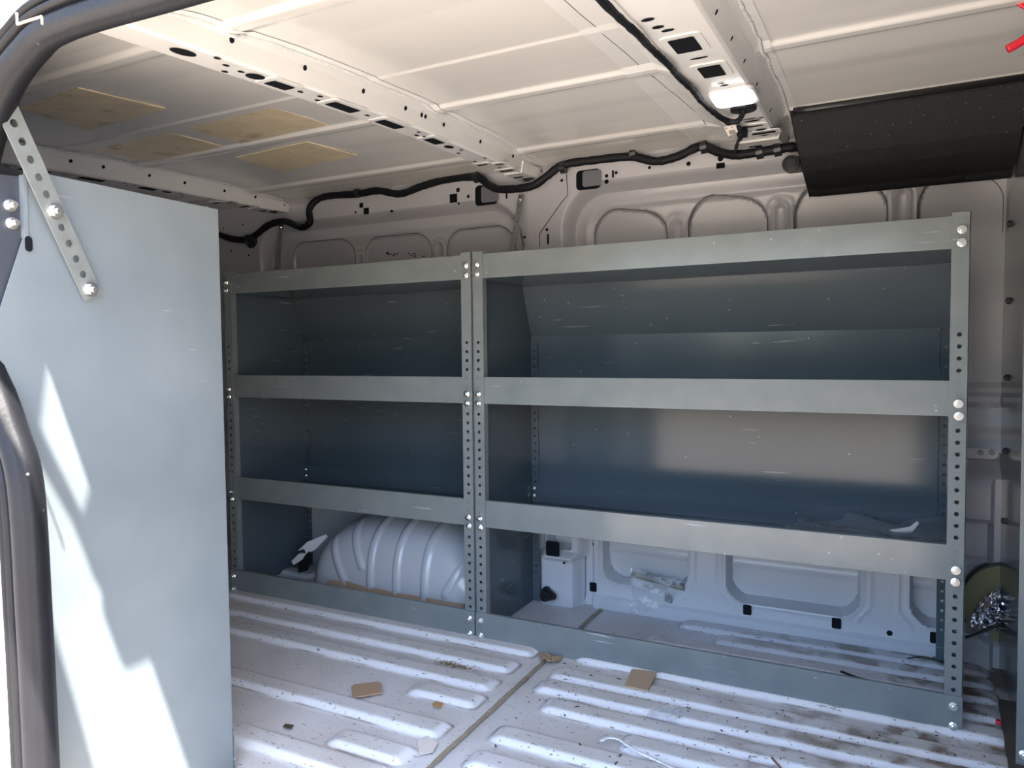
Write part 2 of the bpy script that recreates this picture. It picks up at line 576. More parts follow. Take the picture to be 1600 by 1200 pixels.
def wall_y(x, z):
    y = wall_profile(z)
    # big pressed window panels: outer bevel then flat
    d1 = rbox(x, z, -1.115, -0.025, 0.45, 1.232, 0.13)
    d2 = rbox(x, z, 0.100, 1.60, 0.45, 1.245, 0.14)
    d = np.minimum(d1, d2)
    y = y + 0.046*(1-sstep(d, -0.030, 0.0))
    rim = np.exp(-((d+0.062)/0.010)**2)
    y = y - 0.004*rim
    # cutouts where the outer skin shows
    for (a, b), top in zip(UP, (1.166, 1.160, 1.158)):
        y = y + 0.010*(1-sstep(rbox(x, z, a, b, 0.7, top, 0.065), -0.004, 0.002))
    for (a, b), top in zip(UP2, (1.166, 1.176, 1.182, 1.178)):
        wob = 0.006*np.sin((x-a)/(b-a)*6.0)
        y = y + 0.012*(1-sstep(rbox(x, z-wob, a, b, 0.62, top, 0.075), -0.004, 0.002))
    # upright stiffening loops between the cutouts
    for xc, top in ((0.435, 1.125), (0.708, 1.145), (0.990, 1.15), (-0.682, 1.108), (-0.355, 1.125)):
        q = np.abs(rbox(x, z, xc-0.017, xc+0.017, 0.7, top, 0.017))
        y = y - 0.005*np.exp(-(q/0.006)**2)
        q2 = np.abs(rbox(x, z, xc-0.030, xc+0.030, 0.7, top+0.016, 0.030))
        y = y - 0.003*np.exp(-(q2/0.004)**2)
    # top rail step towards the roof
    y = y - 0.020*sstep(z, 1.285, 1.315)
    # pillar box at the floor between the racks
    d = rbox(x, z, 0.030, 0.150, -0.2, 0.156, 0.012)
    y = np.where(z < 0.42, y - 0.052*(1-sstep(d, -0.012, 0.012)), y)
    d = rbox(x, z, 0.040, 0.165, 0.150, 0.46, 0.020)
    y = np.where(z < 0.30, y - 0.044*(1-sstep(d, -0.012, 0.016)), y)
    d = rbox(x, z, 0.060, 0.132, 0.172, 0.26, 0.012)
    y = y + 0.050*(1-sstep(d, -0.004, 0.003))
    # lower inner panel, proud of the skin, with three openings
    d = np.maximum(0.186-x, np.maximum(x-1.19, z-0.44))
    pan = 1-sstep(d, -0.006, 0.002)
    op = np.minimum(np.minimum(rbox(x, z, 0.222, 0.470, 0.085, 0.34, 0.05), rbox(x, z, 0.578, 0.905, 0.078, 0.34, 0.055)),
                    np.minimum(rbox(x, z, 1.020, 1.34, 0.082, 0.34, 0.055), 9.0))
    cut = 1-sstep(op, -0.004, 0.002)
    lip = np.exp(-((op-0.006)/0.006)**2)
    y = y - pan*(0.012*(1-cut)+0.004*lip*(1-cut)) + pan*0.040*cut
    # lines on the outer skin seen in the openings
    y = y - 0.004*pan*cut*np.exp(-((z-0.165)/0.006)**2)
    # lower ledge of the inner panel
    y = y - pan*0.010*(1-sstep(z, 0.030, 0.040))
    # flared pressed stiffener between openings
    for xc in (0.525, 0.962):
        wx = 0.030 + 0.030*(1-sstep(z, 0.065, 0.12))
        q = np.abs(np.abs(x-xc)-wx)
        y = y - np.where((z > 0.062) & (z < 0.30), 0.004*np.exp(-(q/0.004)**2), 0)
    # stacked pressings and the ledge at the right end of the wall
    right = sstep(x, 1.085, 1.10)
    y = y + right*(0.016*(1-sstep(z, 0.490, 0.500))*sstep(z, 0.24, 0.25))
    y = y - right*0.008*(sstep(z, 0.640, 0.648)-sstep(z, 0.668, 0.676))
    y = y - right*0.005*(sstep(z, 0.560, 0.566)-sstep(z, 0.580, 0.590))
    # round access opening low down at the right end
    d = np.hypot((x-1.215)/1.0, (z-0.150)/1.12)-0.085
    y = y + np.where(x > 1.08, 0.022*(1-sstep(d, -0.006, 0.004)), 0)
    return y


wx = lin((XREAR, -1.25, 0.03), (-1.25, XBULK+0.005, 0.0045))
wz = lin((-0.01, 0.34, 0.0045), (0.34, 1.0, 0.012), (1.0, 1.335, 0.0045))
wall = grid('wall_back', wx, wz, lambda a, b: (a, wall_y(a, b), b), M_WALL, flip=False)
hb = MB()


def whole(px, py, w, h=None, cut=0.0, plane=0.355):
    p = at(1, plane, px, py)
    yy = float(wall_y(np.array([p[0]]), np.array([p[2]]))[0])
    p = at(1, yy, px, py)
    y2 = min(float(wall_y(np.array([p[0]+dx]), np.array([p[2]+dz]))[0]) for dx in (-w/2, 0, w/2) for dz in (-(h or w)/2, 0, (h or w)/2))
    c = (p[0], y2-0.0015, p[2])
    if h is None:
        hb.disc(c, (0, -1, 0), w/2)
    else:
        hb.rect(c, (0, -1, 0), w, h, cut=cut)


for px, py, w in ((505, 303, .009), (482, 309, .006), (470, 300, .006), (540, 300, .005), (556, 332, .008), (612, 330, .009), (665, 290, .006), (614, 330, .006), (732, 307, .010),
                  (717, 318, .008), (878, 282, .009), (948, 275, .010), (948, 284, .013), (963, 270, .009), (1015, 262, .009), (1076, 256, .012),
                  (1126, 248, .015), (820, 371, .009), (855, 359, .009), (362, 392, .007), (389, 399, .008), (380, 351, .007), (350, 357, .006)):
    whole(px, py, w)
for px, py, w, h in ((565, 321, .016, .016), (573, 330, .022, .022), (709, 310, .027, .027), (716, 297, .012, .012), (958, 272, .006, .020),
                     (1126, 259, .022, .014), (857, 374, .006, .030), (792, 306, .006, .018)):
    whole(px, py, w, h)
for px, py, w, h in ((761, 305, .078, .062), (920, 281, .074, .056)):
    whole(px, py, w, h, cut=.012)
    p = at(1, .333, px+4, py)
    yy = min(float(wall_y(np.array([p[0]+dx]), np.array([p[2]+dz]))[0]) for dx in (-w/2, w/2) for dz in (-h/2, h/2))
    hb.rect((p[0]+.004, yy-.0022, p[2]+.003), (0, -1, 0), w*.78, h*.80, cut=.008, mi=2)  # grey inset paints the lit inside of the hole over black
for px, py in ((927, 917), (1045, 934), (1168, 952), (1307, 973), (1461, 996)):
    whole(px, py, .022, .028, cut=.004, plane=.355)
whole(1390, 989, .014, plane=.355)
for px, py, w, h in ((926, 836, .004, .016), (882, 879, .012, None), (927, 850, .004, .01)):
    whole(px, py, w*.7, h, plane=.33)
whole(879, 848, .044, .044, cut=.006, plane=.335)
# seam lines (thin dark joints between pressings)


def wseam(pts, w=0.0022, plane=0.345):
    W = []
    for px, py in pts:
        p = at(1, plane, px, py)
        yy = float(wall_y(np.array([p[0]]), np.array([p[2]]))[0])-0.002
        W.append(Vector(at(1, yy, px, py)))
    hb.tube(W, w/2, n=6, smooth=False, mi=1)


wseam([(885, 268), (887, 305), (878, 315), (843, 365), (843, 386)])
wseam([(914, 838), (915, 865), (915, 925), (913, 940)])
wseam([(813, 365), (820, 386)])


def outline(x0, x1, z0, z1, r, w=0.0016, wob=0.0):
    pts = [(x0, z0), (x0, z1-r)]
    pts += [(x0+r-r*math.cos(t), z1-r+r*math.sin(t)) for t in np.linspace(0, math.pi/2, 9)[1:]]
    pts += [(x0+r+(x1-x0-2*r)*k/6, z1) for k in range(1, 6)]
    pts += [(x1-r+r*math.sin(t), z1-r+r*math.cos(t)) for t in np.linspace(0, math.pi/2, 9)]
    pts += [(x1, z0)]
    W = []
    for x, z in pts:
        z = z+wob*math.sin((x-x0)/(x1-x0)*6.0)*(1 if z > z1-r*.7 else 0)
        W.append((x, float(wall_y(np.array([x]), np.array([z]))[0])-.0008, z))
    hb.tube(W, w/2, n=6, smooth=False, mi=1)


for (a, b2), top in zip(UP, (1.166, 1.160, 1.158)):
    outline(a, b2, 1.03, top, 0.065)
for (a, b2), top in zip(UP2, (1.166, 1.176, 1.182, 1.178)):
    outline(a, min(b2, 1.2), 1.03, top, 0.075, wob=0.006)
for k in range(16):
    a = random.uniform(0, 1)
    p0 = at(1, .352, 583+62*a+random.uniform(-2, 2), 392+8*a+random.uniform(-2, 3)-6*a*a)
    if .35 < a < .6:
        continue
    yy = float(wall_y(np.array([p0[0]]), np.array([p0[2]]))[0])-.001
    hb.rect((p0[0], yy, p0[2]), (0, -1, 0), .010, .0030)
wall.data.set_sharp_from_angle(angle=math.radians(32))
join_into(wall, hb, [M_HOLE, M_LINE, simple('pocket_lit_grey', (0.16, 0.165, 0.185), 0.5)])
structure(wall, 'pressed white steel side wall of the van behind the shelf racks')
# outer skin behind the openings (closes the round opening and the pillar pocket)
bk = MB()
bk.box((XREAR, YWALL+0.065, -0.02), (XBULK+0.2, YWALL+0.085, 1.36))
structure(bk.build('wall_outer', M_WALL), 'outer side skin of the van')

# ------------------------------------------------------------------ wheel arch
AX0, AX1, AH, AD = -0.722, -0.012, 0.262, 0.290


def arch(u, v):
    x = AX0+(AX1-AX0)*u
    e = np.clip(1-np.abs(2*u-1)**3.4, 0, 1)
    hz = AH*e**0.75
    dd = AD*np.clip(1-np.abs(2*u-1)**9, 0, 1)**0.5
    a = v*math.pi/2
    k = 2/3.6
    y = YWALL-dd*np.cos(a)**k
    z = hz*np.sin(a)**k
    # flange round the foot
    y = y-0.018*(1-sstep(z, 0.0, 0.02))*sstep(dd, 0.02, 0.1)
    fan = [((-0.42, .255), (-0.42, .055)), ((-0.325, .258), (-0.325, .05)), ((-0.225, .255), (-0.225, .045)), ((-0.515, .225), (-0.455, .115)),
           ((-0.585, .175), (-0.515, .055)), ((-0.09, .19), (-0.155, .07)), ((-0.05, .11), (-0.10, .035))]
    disp = np.zeros_like(x)
    for (xa, za), (xb, zb) in fan:
        dx, dz = xb-xa, zb-za
        t = np.clip(((x-xa)*dx+(z-za)*dz)/(dx*dx+dz*dz), 0, 1)
        q = np.hypot(x-xa-t*dx, z-za-t*dz)
        disp = np.maximum(disp, 0.0075*(1-sstep(q, 0.007, 0.014)))
    return x, y-disp*0.8, z+disp*0.5*np.sin(a)


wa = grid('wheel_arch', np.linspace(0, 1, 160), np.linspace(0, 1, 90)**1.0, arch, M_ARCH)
tag(wa, 'white pressed steel wheel arch with raised ribs under the left shelf rack', 'wheel arch')


# ================================================================== CEILING
def roof_z(x, y):
    z = np.interp(y, [-1.09, -1.03, -0.9, -0.7, -0.52, -0.36, -0.2, 0.05, 0.25, 0.33, 0.39],
                  [1.195, 1.220, 1.248, 1.274, 1.289, 1.301, 1.308, 1.310, 1.306, 1.300, 1.287]) + 0.0*x
    for y0 in (-0.255, 0.155, -0.84):
        t = y-y0
        z = z - 0.0070*(sstep(t, -0.020, -0.011)*(1-sstep(t, 0.008, 0.040)))
    z = z - 0.0025*(sstep(y, -0.492, -0.486)) + 0.0025*sstep(y, -0.12, -0.05)
    return z


rx = lin((XREAR, XBULK+0.01, 0.02))
ry = lin((-1.085, 0.385, 0.004))
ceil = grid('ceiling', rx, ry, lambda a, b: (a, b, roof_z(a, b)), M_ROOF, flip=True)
rl = MB()
rl.tube([(float(np.interp(y, [-.9, -.56, -.26, .30], [.53, .527, .535, .579])), y, float(roof_z(np.array([0.0]), np.array([y]))[0])-.0006) for y in np.linspace(-.9, .30, 40)], .0009, n=6, smooth=False)
join_into(ceil, rl, [M_LINE])
structure(ceil, 'white painted roof skin with long pressed ribs')
ro = MB()
ro.box((XREAR-0.03, -1.16, 1.36), (XBULK+1.2, YWALL+0.085, 1.39))
ro.box((XBULK, YNEAR, 1.305), (XBULK+1.2, YWALL, 1.36))
structure(ro.build('ceiling_outer', M_WHITE), 'outer roof of the van')


def bow_z(y):
    return np.interp(y, [-1.1, -0.9, -0.65, -0.45, -0.25, 0.0, 0.30, 0.36], [1.195, 1.210, 1.228, 1.240, 1.250, 1.256, 1.266, 1.270])


def roof_bow(label, prof, holes, rims, group, bead_x, dots=()):
    """prof: list of (x, dz below/above bow_z, True when pinned to the roof)"""
    e = thing('roof_bow', (prof[1][0], 0.0, 1.25), label, 'roof bow', group)
    ysb = lin((-1.10, 0.37, 0.02))
    P = np.array([p[0] for p in prof])
    b = MB()
    rows = []
    for y in ysb:
        zb = float(bow_z(y)); zr = float(roof_z(np.array([0.0]), np.array([y]))[0])-0.001
        rows.append([(x, y, (zr if pin else zb+dz)) for x, dz, pin in prof])
    n = len(prof)
    vs = [p for r in rows for p in r]
    fs = [(i*n+j, i*n+j+1, (i+1)*n+j+1, (i+1)*n+j) for i in range(len(rows)-1) for j in range(n-1)]
    b.add(vs, fs)
    # raised rims and dark openings on the under face
    for (x, y, w, d, rnd) in holes:
        z = float(bow_z(y))
        sl = float(bow_z(y+0.02)-bow_z(y-0.02))/0.04
        nrm = (0, sl, -1)
        if rnd:
            b.disc((x, y, z-0.0012), nrm, d/2, mi=1, up=(0, 1, 0), sx=w/d)
        else:
            if rims:
                b.rect((x, y, z+0.0005), nrm, w+0.024, d+0.024, up=(0, 1, 0), h=0.0022, cut=.010)
                b.rect((x, y, z-0.0026), nrm, w, d, up=(0, 1, 0), mi=1, cut=.003)
            else:
                b.rect((x, y, z-0.0012), nrm, w, d, up=(0, 1, 0), mi=1)
    for (x, y, z, r, nrm) in dots:
        b.disc((x, y, z), nrm, r, mi=1)
    o = b.build('beam', [M_BOW, M_HOLE], e, solid=0.0)
    md = o.modifiers.new('bevel', 'BEVEL'); md.width = 0.006; md.segments = 3; md.limit_method = 'ANGLE'; md.angle_limit = 0.4
    # folded foot that meets the wall
    under = [p[0] for p in prof if p[1] == 0 and not p[2]]
    xs0, xs1 = under[0]+.002, under[-1]+.006
    q = MB()
    yy = (0.20, 0.355)
    P8 = []
    for y, sh_, dz in ((yy[0], 0.0, -.0035), (yy[1], .006, -.003)):
        zb = float(bow_z(y))+dz
        P8 += [(xs0-sh_*.5, y, zb), (xs1+sh_, y, zb), (xs1+sh_+.006, y, 1.292), (xs0-sh_*.5, y, 1.292)]
    q.add(P8, [(0, 1, 2, 3), (7, 6, 5, 4), (0, 4, 5, 1), (1, 5, 6, 2), (2, 6, 7, 3), (3, 7, 4, 0)])
    for (dx, dy, w_, d_) in ((.35, .05, .030, .010), (.6, .085, .034, .014), (.3, .11, .018, .008)):
        y = yy[0]+dy
        zb = float(np.interp(y, yy, (P8[0][2], P8[4][2])))
        q.rect((xs0+(xs1-xs0)*dx, y, zb-.001), (0, -.1, -1), w_, d_, up=(0, 1, 0), mi=1)
    for dz in (.012, .020):
        q.disc((xs1+.012, yy[1]-.04-dz*.6, P8[4][2]+.012+dz*.4), (1, -.2, 0), .0025, mi=1)
    fo_ = q.build('foot_bracket', [M_BOW, M_HOLE], e)
    s = MB()
    pts = []
    for y in np.arange(-1.0, 0.30, 0.035):
        pts.append((bead_x+random.uniform(-.002, .002), y, float(roof_z(np.array([0.0]), np.array([y]))[0])-0.002))
    s.tube(pts, 0.0036, n=7, wob=0.35, flat=0.8)
    s.build('sealant_bead', M_SEALANT, e, smooth=True)
    return e


# slots of the two rearward bows are shared, in each bow's own x
def bow_holes(x0):
    H = [(x0, -0.69, .026, .050, False), (x0, -0.525, .028, .075, False), (x0, -0.375, .028, .072, False), (x0, -0.205, .028, .052, False),
         (x0, -0.745, .026, .036, True), (x0, -0.885, .024, .044, True), (x0, -0.14, .022, .030, True)]
    for y, dx in ((-.64, 0), (-.60, .01), (-.585, -.01), (-.45, 0), (-.285, .012), (-.265, -.008), (-.245, 0), (-.1, .01), (-.075, -.012), (-.79, -.02), (-.775, .0), (-.84, .02), (-.81, .005), (.0, .02), (.02, -.02), (.12, 0), (.2, .02), (.22, -.02)):
        H.append((x0+dx, y, .008, .013, True))
    H += [(x0-.02, .06, .03, .012, False), (x0+.02, .08, .024, .010, False), (x0, .16, .04, .016, False)]
    return H


def bow_dots(xs, y_list):
    return [(xs, y, float(bow_z(y))+0.030, .0048, (1, 0, -0.35)) for y in y_list]


BOWP = [(-0.034, 0, True), (-0.014, 0.004, False), (-0.008, 0.0, False), (0.043, 0.0, False), (0.047, 0.004, False), (0.052, 0.034, False), (0.058, 0, True), (0.080, 0, True)]
roof_bow('white roof bow in the middle of the photo, nearer the big grey end panel', BOWP, bow_holes(0.022), True, 'roof bows across the load space', 0.060,
         bow_dots(0.0524, (-.82, -.66, -.50, -.36, -.30, -.285, -.21, -.04, .14)))
sh = -0.995
roof_bow('rear roof bow above the top of the grey end panel, farthest left', [(x+sh, d, p) for x, d, p in BOWP], bow_holes(0.022+sh), True,
         'roof bows across the load space', 0.060+sh, bow_dots(0.0524+sh, (-.45, -.36, -.22, -.10, .05, .18)))
FB = [(0.500, 0, True), (0.560, 0, True), (0.606, 0.030, False), (0.626, 0.004, False), (0.632, 0.0, False), (0.720, 0.0, False), (0.725, 0.004, False), (0.736, 0.026, False), (0.742, 0.034, False), (0.752, 0, True), (0.770, 0, True)]
fh = [(0.672, -0.492, .040, .066, False), (0.682, -0.342, .038, .062, False)]
for x, y, w, d in ((.664, -.565, .020, .010), (.655, -.585, .018, .012), (.650, -.62, .02, .012), (.677, -.418, .030, .008), (.682, -.262, .014, .007), (.685, -.246, .016, .008), (.69, -.225, .026, .008),
                   (.694, .020, .034, .012), (.690, .000, .034, .007), (.715, .004, .012, .007), (.700, .105, .026, .014), (.674, .108, .012, .007), (.725, .1, .012, .007), (.700, .07, .014, .01), (.70, .16, .018, .01)):
    fh.append((x, y, w, d, True))
fh += [(.702, .133, .052, .016, False), (.690, .062, .040, .009, False)]
roof_bow('front roof bow beside the black overhead panel, carrying the cargo lamp', FB, fh, True, 'roof bows across the load space', 0.753,
         [(.7315, y, float(bow_z(y))+0.016, .0042, (1, 0, -0.6)) for y in (-.55, -.43, -.31, -.17, .02)])

# ------------------------------------------------------------------ cargo lamp and its cable on the front bow
LY = -0.145
lz = float(bow_z(LY))
lamp = thing('cargo_lamp', (0.690, LY, lz), 'small lit white cargo lamp under the front roof bow', 'lamp')
b = MB()
b.rect((0.690, LY-0.030, lz+0.0005), (0, 0.04, -1), 0.084, 0.108, up=(0, 1, 0), h=0.008, cut=.014)
b.build('housing', M_WPLASTIC, lamp, bevel=0.003)
b = MB()
b.rect((0.690, LY-0.036, lz-0.0075), (0, 0.04, -1), 0.076, 0.080, up=(0, 1, 0), h=0.006, cut=.016)
b.build('lens', M_LENS, lamp, bevel=0.003)
b = MB()
b.disc((0.694, LY+0.052, lz-0.0005), (0, 0.04, -1), 0.026, n=20, h=0.007, up=(0, 1, 0), sx=1.0)
b.build('grommet', M_RUBBER, lamp, bevel=0.002)

cable = MB()
cz = lambda y, d=0.010: float(bow_z(y))-d
cable.tube([(0.624, -0.80, cz(-.80)), (0.622, -0.66, cz(-.66, .006)), (0.629, -0.60, cz(-.6)), (0.624, -0.52, cz(-.52, .004)), (0.632, -0.44, cz(-.44)), (0.627, -0.36, cz(-.36, .005)),
            (0.635, -0.28, cz(-.28)), (0.632, -0.21, cz(-.21, .008)), (0.640, -0.14, cz(-.14, .012)), (0.655, -0.080, cz(-.08, .018)), (0.678, -0.072, cz(-.07, .022)), (0.692, -0.088, cz(-.09, .012)), (0.694, -0.095, cz(-.095, .004))], 0.0056, wob=.14)
cable.tube([(0.655, -0.080, cz(-.08, .016)), (0.652, -0.045, cz(-.04, .014)), (0.652, -0.02, cz(-.02, .010))], 0.005)
tag(cable.build('lamp_cable', M_CABLE, smooth=True), 'thin black taped cable running along the front roof bow to the lamp', 'cable')
b = MB()
lab = [at(1, 0.015, *q) for q in ((1131, 198), (1149, 194), (1153, 206), (1138, 213))]
b.prism(lab, (0, 0.0012, 0), 0)
lc = np.array(lab).mean(0)
e1 = (np.array(lab[1])-np.array(lab[0])); e2 = (np.array(lab[3])-np.array(lab[0]))
for i in range(9):
    a0 = .22+i*.06
    w = .03 if i % 3 else .045
    q = [np.array(lab[0])+e1*s+e2*t+np.array((0, -.0006, 0)) for s, t in ((a0, .5), (a0+w, .5), (a0+w, .88), (a0, .88))]
    b.add(q, [(0, 1, 2, 3)], 1)
for s in (.1, .55):
    q = [np.array(lab[0])+e1*x+e2*t+np.array((0, -.0006, 0)) for x, t in ((s, .14), (s+.1, .14), (s+.1, .26), (s, .26))]
    b.add(q, [(0, 1, 2, 3)], 1)
tag(b.build('wiring_label', [M_PAPER, M_LINE]), 'tiny white barcode tag hanging beside the front roof bow', 'tag')
b = MB()
b.tube([at(1, 0.02, 1153, 196), at(1, 0.03, 1158, 205), at(1, .06, 1160, 212), at(1, .15, 1153, 222), at(1, .27, 1148, 240)], 0.0042, wob=.3)
b.box(*[tuple(np.array(at(1, .05, 1160, 207))+s*np.array((.010, .012, .009))) for s in (-1, 1)])
tag(b.build('connector_lead', M_CABLE, smooth=True), 'short black plug lead hanging between front bow and main harness', 'cable')

# ------------------------------------------------------------------ main wiring harness along the wall top
hpx = [(340, 366, .30), (366, 374, .30), (392, 372, .30), (420, 352, .295), (445, 346, .285), (470, 355, .27), (484, 347, .265), (484, 325, .27), (505, 308, .285), (560, 303, .30),
       (590, 298, .30), (625, 303, .30), (660, 291, .30), (700, 280, .30), (745, 277, .29), (765, 290, .285), (785, 296, .275), (830, 291, .27), (855, 275, .275), (880, 258, .285),
       (930, 250, .295), (985, 245, .30), (1025, 252, .30), (1060, 244, .30), (1095, 229, .29), (1125, 238, .28), (1150, 242, .27), (1190, 237, .265), (1235, 230, .27), (1255, 230, .29)]
b = MB()
b.tube([at(1, y, px, py) for px, py, y in hpx], 0.0115, n=12, wob=.07)
hn = thing('wiring_harness', at(1, .30, 700, 285), 'long black taped wiring harness along the top of the far wall', 'cable')
b.build('loom', M_CABLE, hn, smooth=True)
for px, py, y in ((990, 240, .30), (880, 262, .285), (560, 301, .3), (745, 277, .29), (1187, 238, .262), (1215, 234, .262), (1100, 230, .288)):
    c = Vector(at(1, y, px, py))
    q = MB()
    q.tube([c+Vector((-.008, 0, -.001)), c+Vector((.008, 0, .001))], 0.0165, n=12, smooth=False)
    q.build('clip', M_BLACK, hn, smooth=False)
c = Vector(at(1, .30, 392, 373))
q = MB(); q.box(c-Vector((.020, .014, .020)), c+Vector((.020, .014, .014)))
q.tube([c+Vector((.0, -.005, -.01)), c+Vector((.014, -.008, -.026))], 0.017, n=12, smooth=False)
q.build('connector', M_BLACK, hn, bevel=.005)

# ------------------------------------------------------------------ damping pads on the roof
pads = [([(30, 170), (122, 138), (258, 170), (140, 204)], 'olive damping pad on the roof, nearest the door seal with a sun glint'),
        ([(283, 197), (418, 165), (512, 195), (378, 225)], 'olive damping pad on the roof, rightmost of the front pair by the middle bow'),
        ([(143, 232), (258, 205), (355, 231), (245, 256)], 'olive damping pad on the roof against the rear bow'),
        ([(367, 247), (480, 222), (558, 243), (445, 268)], 'olive damping pad on the roof nearest the far wall')]
for poly, lab_ in pads:
    P = []
    for q in poly:
        z = 1.29
        for _ in range(6):
            p = at(2, z, *q)
            z = float(np.interp(p[1], [-0.9, -0.7, -0.52, -0.36, -0.2, 0.05], [1.246, 1.272, 1.287, 1.2985, 1.3035, 1.3055]))
        P.append(p)
    b = MB()
    b.prism(P[::-1], (0, 0, 0.0025))
    o = b.build('damping_pad', M_PAD)
    tag(o, lab_, 'damping pad', 'roof damping pads')


# ================================================================== SHELF RACKS
Z_R1, Z_R2, Z_R3, Z_B = (0.627, 0.697), (0.3035, 0.3745), (0.951, 1.014), (0.0, 0.0765)
BOLT_Z = [0.986, 0.961, 0.652, 0.628, 0.326, 0.303]
BASE_BOLT_Z = [0.056, 0.016]
PW = 0.031
SD = 0.345


def hex_bolt(parent, c, nrm=(0, -1, 0), r=0.0068, h=0.006):
    b = MB()
    b.disc(c, nrm, r*1.25, n=16, h=0.0015)
    cc = Vector(c)+Vector(nrm)*0.0014
    b.disc(cc, nrm, r, n=6, h=h, up=(random.uniform(-1, 1), 0, 1))
    b.disc(cc+Vector(nrm)*h, nrm, r*0.55, n=10, h=0.0028)
    return b.build('bolt', M_BOLT, parent)


def end_poly(x, near=False):
    if near:
        return [(x, 0, 0), (x, 0.372, 0), (x, 0.372, 0.800), (x, 0.330, 0.925), (x, 0.326, 1.018), (x, 0, 1.018)]
    return [(x, 0, 0), (x, SD, 0), (x, SD, 0.807), (x, 0.285, 0.958), (x, 0.275, 1.018), (x, 0, 1.018)]


HOLES = [0.786-0.0233*k for k in range(31)]


def post_holes():
    return [z for z in HOLES if all(abs(z-q) > 0.0165 for q in BOLT_Z) and z > 0.085]


def rack(label, xl, xr, base_l, base_r, flip=1, yo=0.0, detail=True):
    """adjustable van shelf rack, front at y=yo, depth running to +y (flip=1) or -y (flip=-1)"""
    T = lambda p: (p[0], yo+flip*p[1], p[2])
    root = thing('shelf_rack', ((xl+xr)/2, yo+flip*SD/2, 0.0), label, 'shelf rack', 'grey steel van shelf racks')

    def build(b, name, m, par=root, **k):
        b.v = [T(p) for p in b.v]
        return b.build(name, m, par, **k)
    # end panels
    for x, s in ((xl+0.001, 1), (xr-0.003, 1)):
        b = MB(); b.prism(end_poly(x, flip < 0), (0.002, 0, 0))
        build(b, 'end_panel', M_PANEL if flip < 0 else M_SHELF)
    if flip < 0:
        xr -= 0.004
    # front posts with return flange
    for x0, x1, ret in ((xl, xl+PW, xl+0.0005), (xr-PW, xr, xr-0.0005)):
        b = MB()
        b.perf((x0, -0.002, 0), (1, 0, 0), x1-x0, 0.0, 1.02, post_holes(), 0.0042)
        if flip > 0:
            b.box((ret-0.001, -0.002, 0.0), (ret+0.001, 0.036, 1.02))
        b.box((x0+.001, 0.018, 0.0), (x1-.001, 0.0195, 1.02))
        xo = x1-.0012 if ret < (x0+x1)/2 else x0
        b.box((xo, -0.0015, 0.0), (xo+.0012, 0.018, 1.02))
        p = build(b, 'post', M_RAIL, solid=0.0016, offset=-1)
        if flip > 0:
            xm = (x0+x1)/2
            for z in BOLT_Z:
                hex_bolt(p, (xm+random.uniform(-.001, .001), yo-0.0045, z))
    # rear uprights with light showing through the holes
    for x0 in (xl+0.003, xr-0.026):
        b = MB()
        b.perf((x0, SD-0.003, 0), (1, 0, 0), 0.023, 0.0, 0.80, [z for z in HOLES if z < 0.78 and z > .06], 0.0036)
        build(b, 'rear_upright', M_SHELF, solid=0.0015)
    # trays : floor, front lip, back lip, side lips
    for (z0, z1), dep in ((Z_R1, SD-0.006), (Z_R2, SD-0.006), (Z_R3, 0.278)):
        a, c = xl+0.0045, xr-0.0045
        b = MB()
        b.box((a, 0.0018, z0), (c, dep, z0+0.002))
        b.box((a, dep-0.002, z0+0.002), (c, dep, z1-0.012))
        for xx in (a, c-0.0018):
            b.box((xx, 0.0018, z0+0.002), (xx+0.0018, dep-0.002, z1-0.006))
        t = build(b, 'shelf_tray', M_SHELF, bevel=0.0008)
        b = MB()
        b.box((a, 0.0, z0), (c, 0.0017, z1))
        b.box((a, 0.0, z1-0.0016), (c, 0.010, z1))
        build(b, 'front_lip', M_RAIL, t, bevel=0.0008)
        if detail and dep > 0.3:
            for xx in (xl+0.0145,):
                for dz in (0.018, 0.040):
                    hex_bolt(t, (xx, yo+flip*(dep-0.006), z0+dz+0.004), r=0.0048, h=0.004)
    # folded back panel
    b = MB()
    a, c = xl+0.027, xr-0.027
    for (ya, za), (yb, zb) in (((SD-0.001, Z_R2[0]), (SD-0.001, 0.807)), ((SD-0.001, 0.807), (0.287, 0.951))):
        if yb < ya:
            a, c = xl+.0035, xr-.0035
        b.add([(a, ya, za), (c, ya, za), (c, yb, zb), (a, yb, zb)], [(0, 1, 2, 3)])
    build(b, 'back_panel', M_SHELF, solid=0.0015)
    # kick rail in front of the posts
    b = MB()
    b.box((base_l, -0.0062, Z_B[0]), (base_r, -0.0042, Z_B[1]))
    b.box((base_l, -0.0045, Z_B[1]-0.0018), (base_r, 0.0045, Z_B[1]))
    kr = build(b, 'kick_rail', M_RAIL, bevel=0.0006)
    if flip > 0:
        for xx in (xl+PW/2, xr-PW/2):
            for z in BASE_BOLT_Z:
                hex_bolt(kr, (xx, yo-0.0065, z))
    return root


XR = 1.0985
rack('wider grey steel shelf rack at right with a clear bag on its bottom shelf', 0.0015, XR, 0.0015, XR)
rack('narrower grey steel shelf rack at left standing over the wheel arch', -0.9015, -0.0015, -0.9015, -0.0015)
XP = -0.098
rack('nearby grey shelf rack seen from its end, broad sunlit end panel beside the door', XP-0.90, XP+0.001, XP-0.90, XP, flip=-1, yo=-0.724, detail=False)

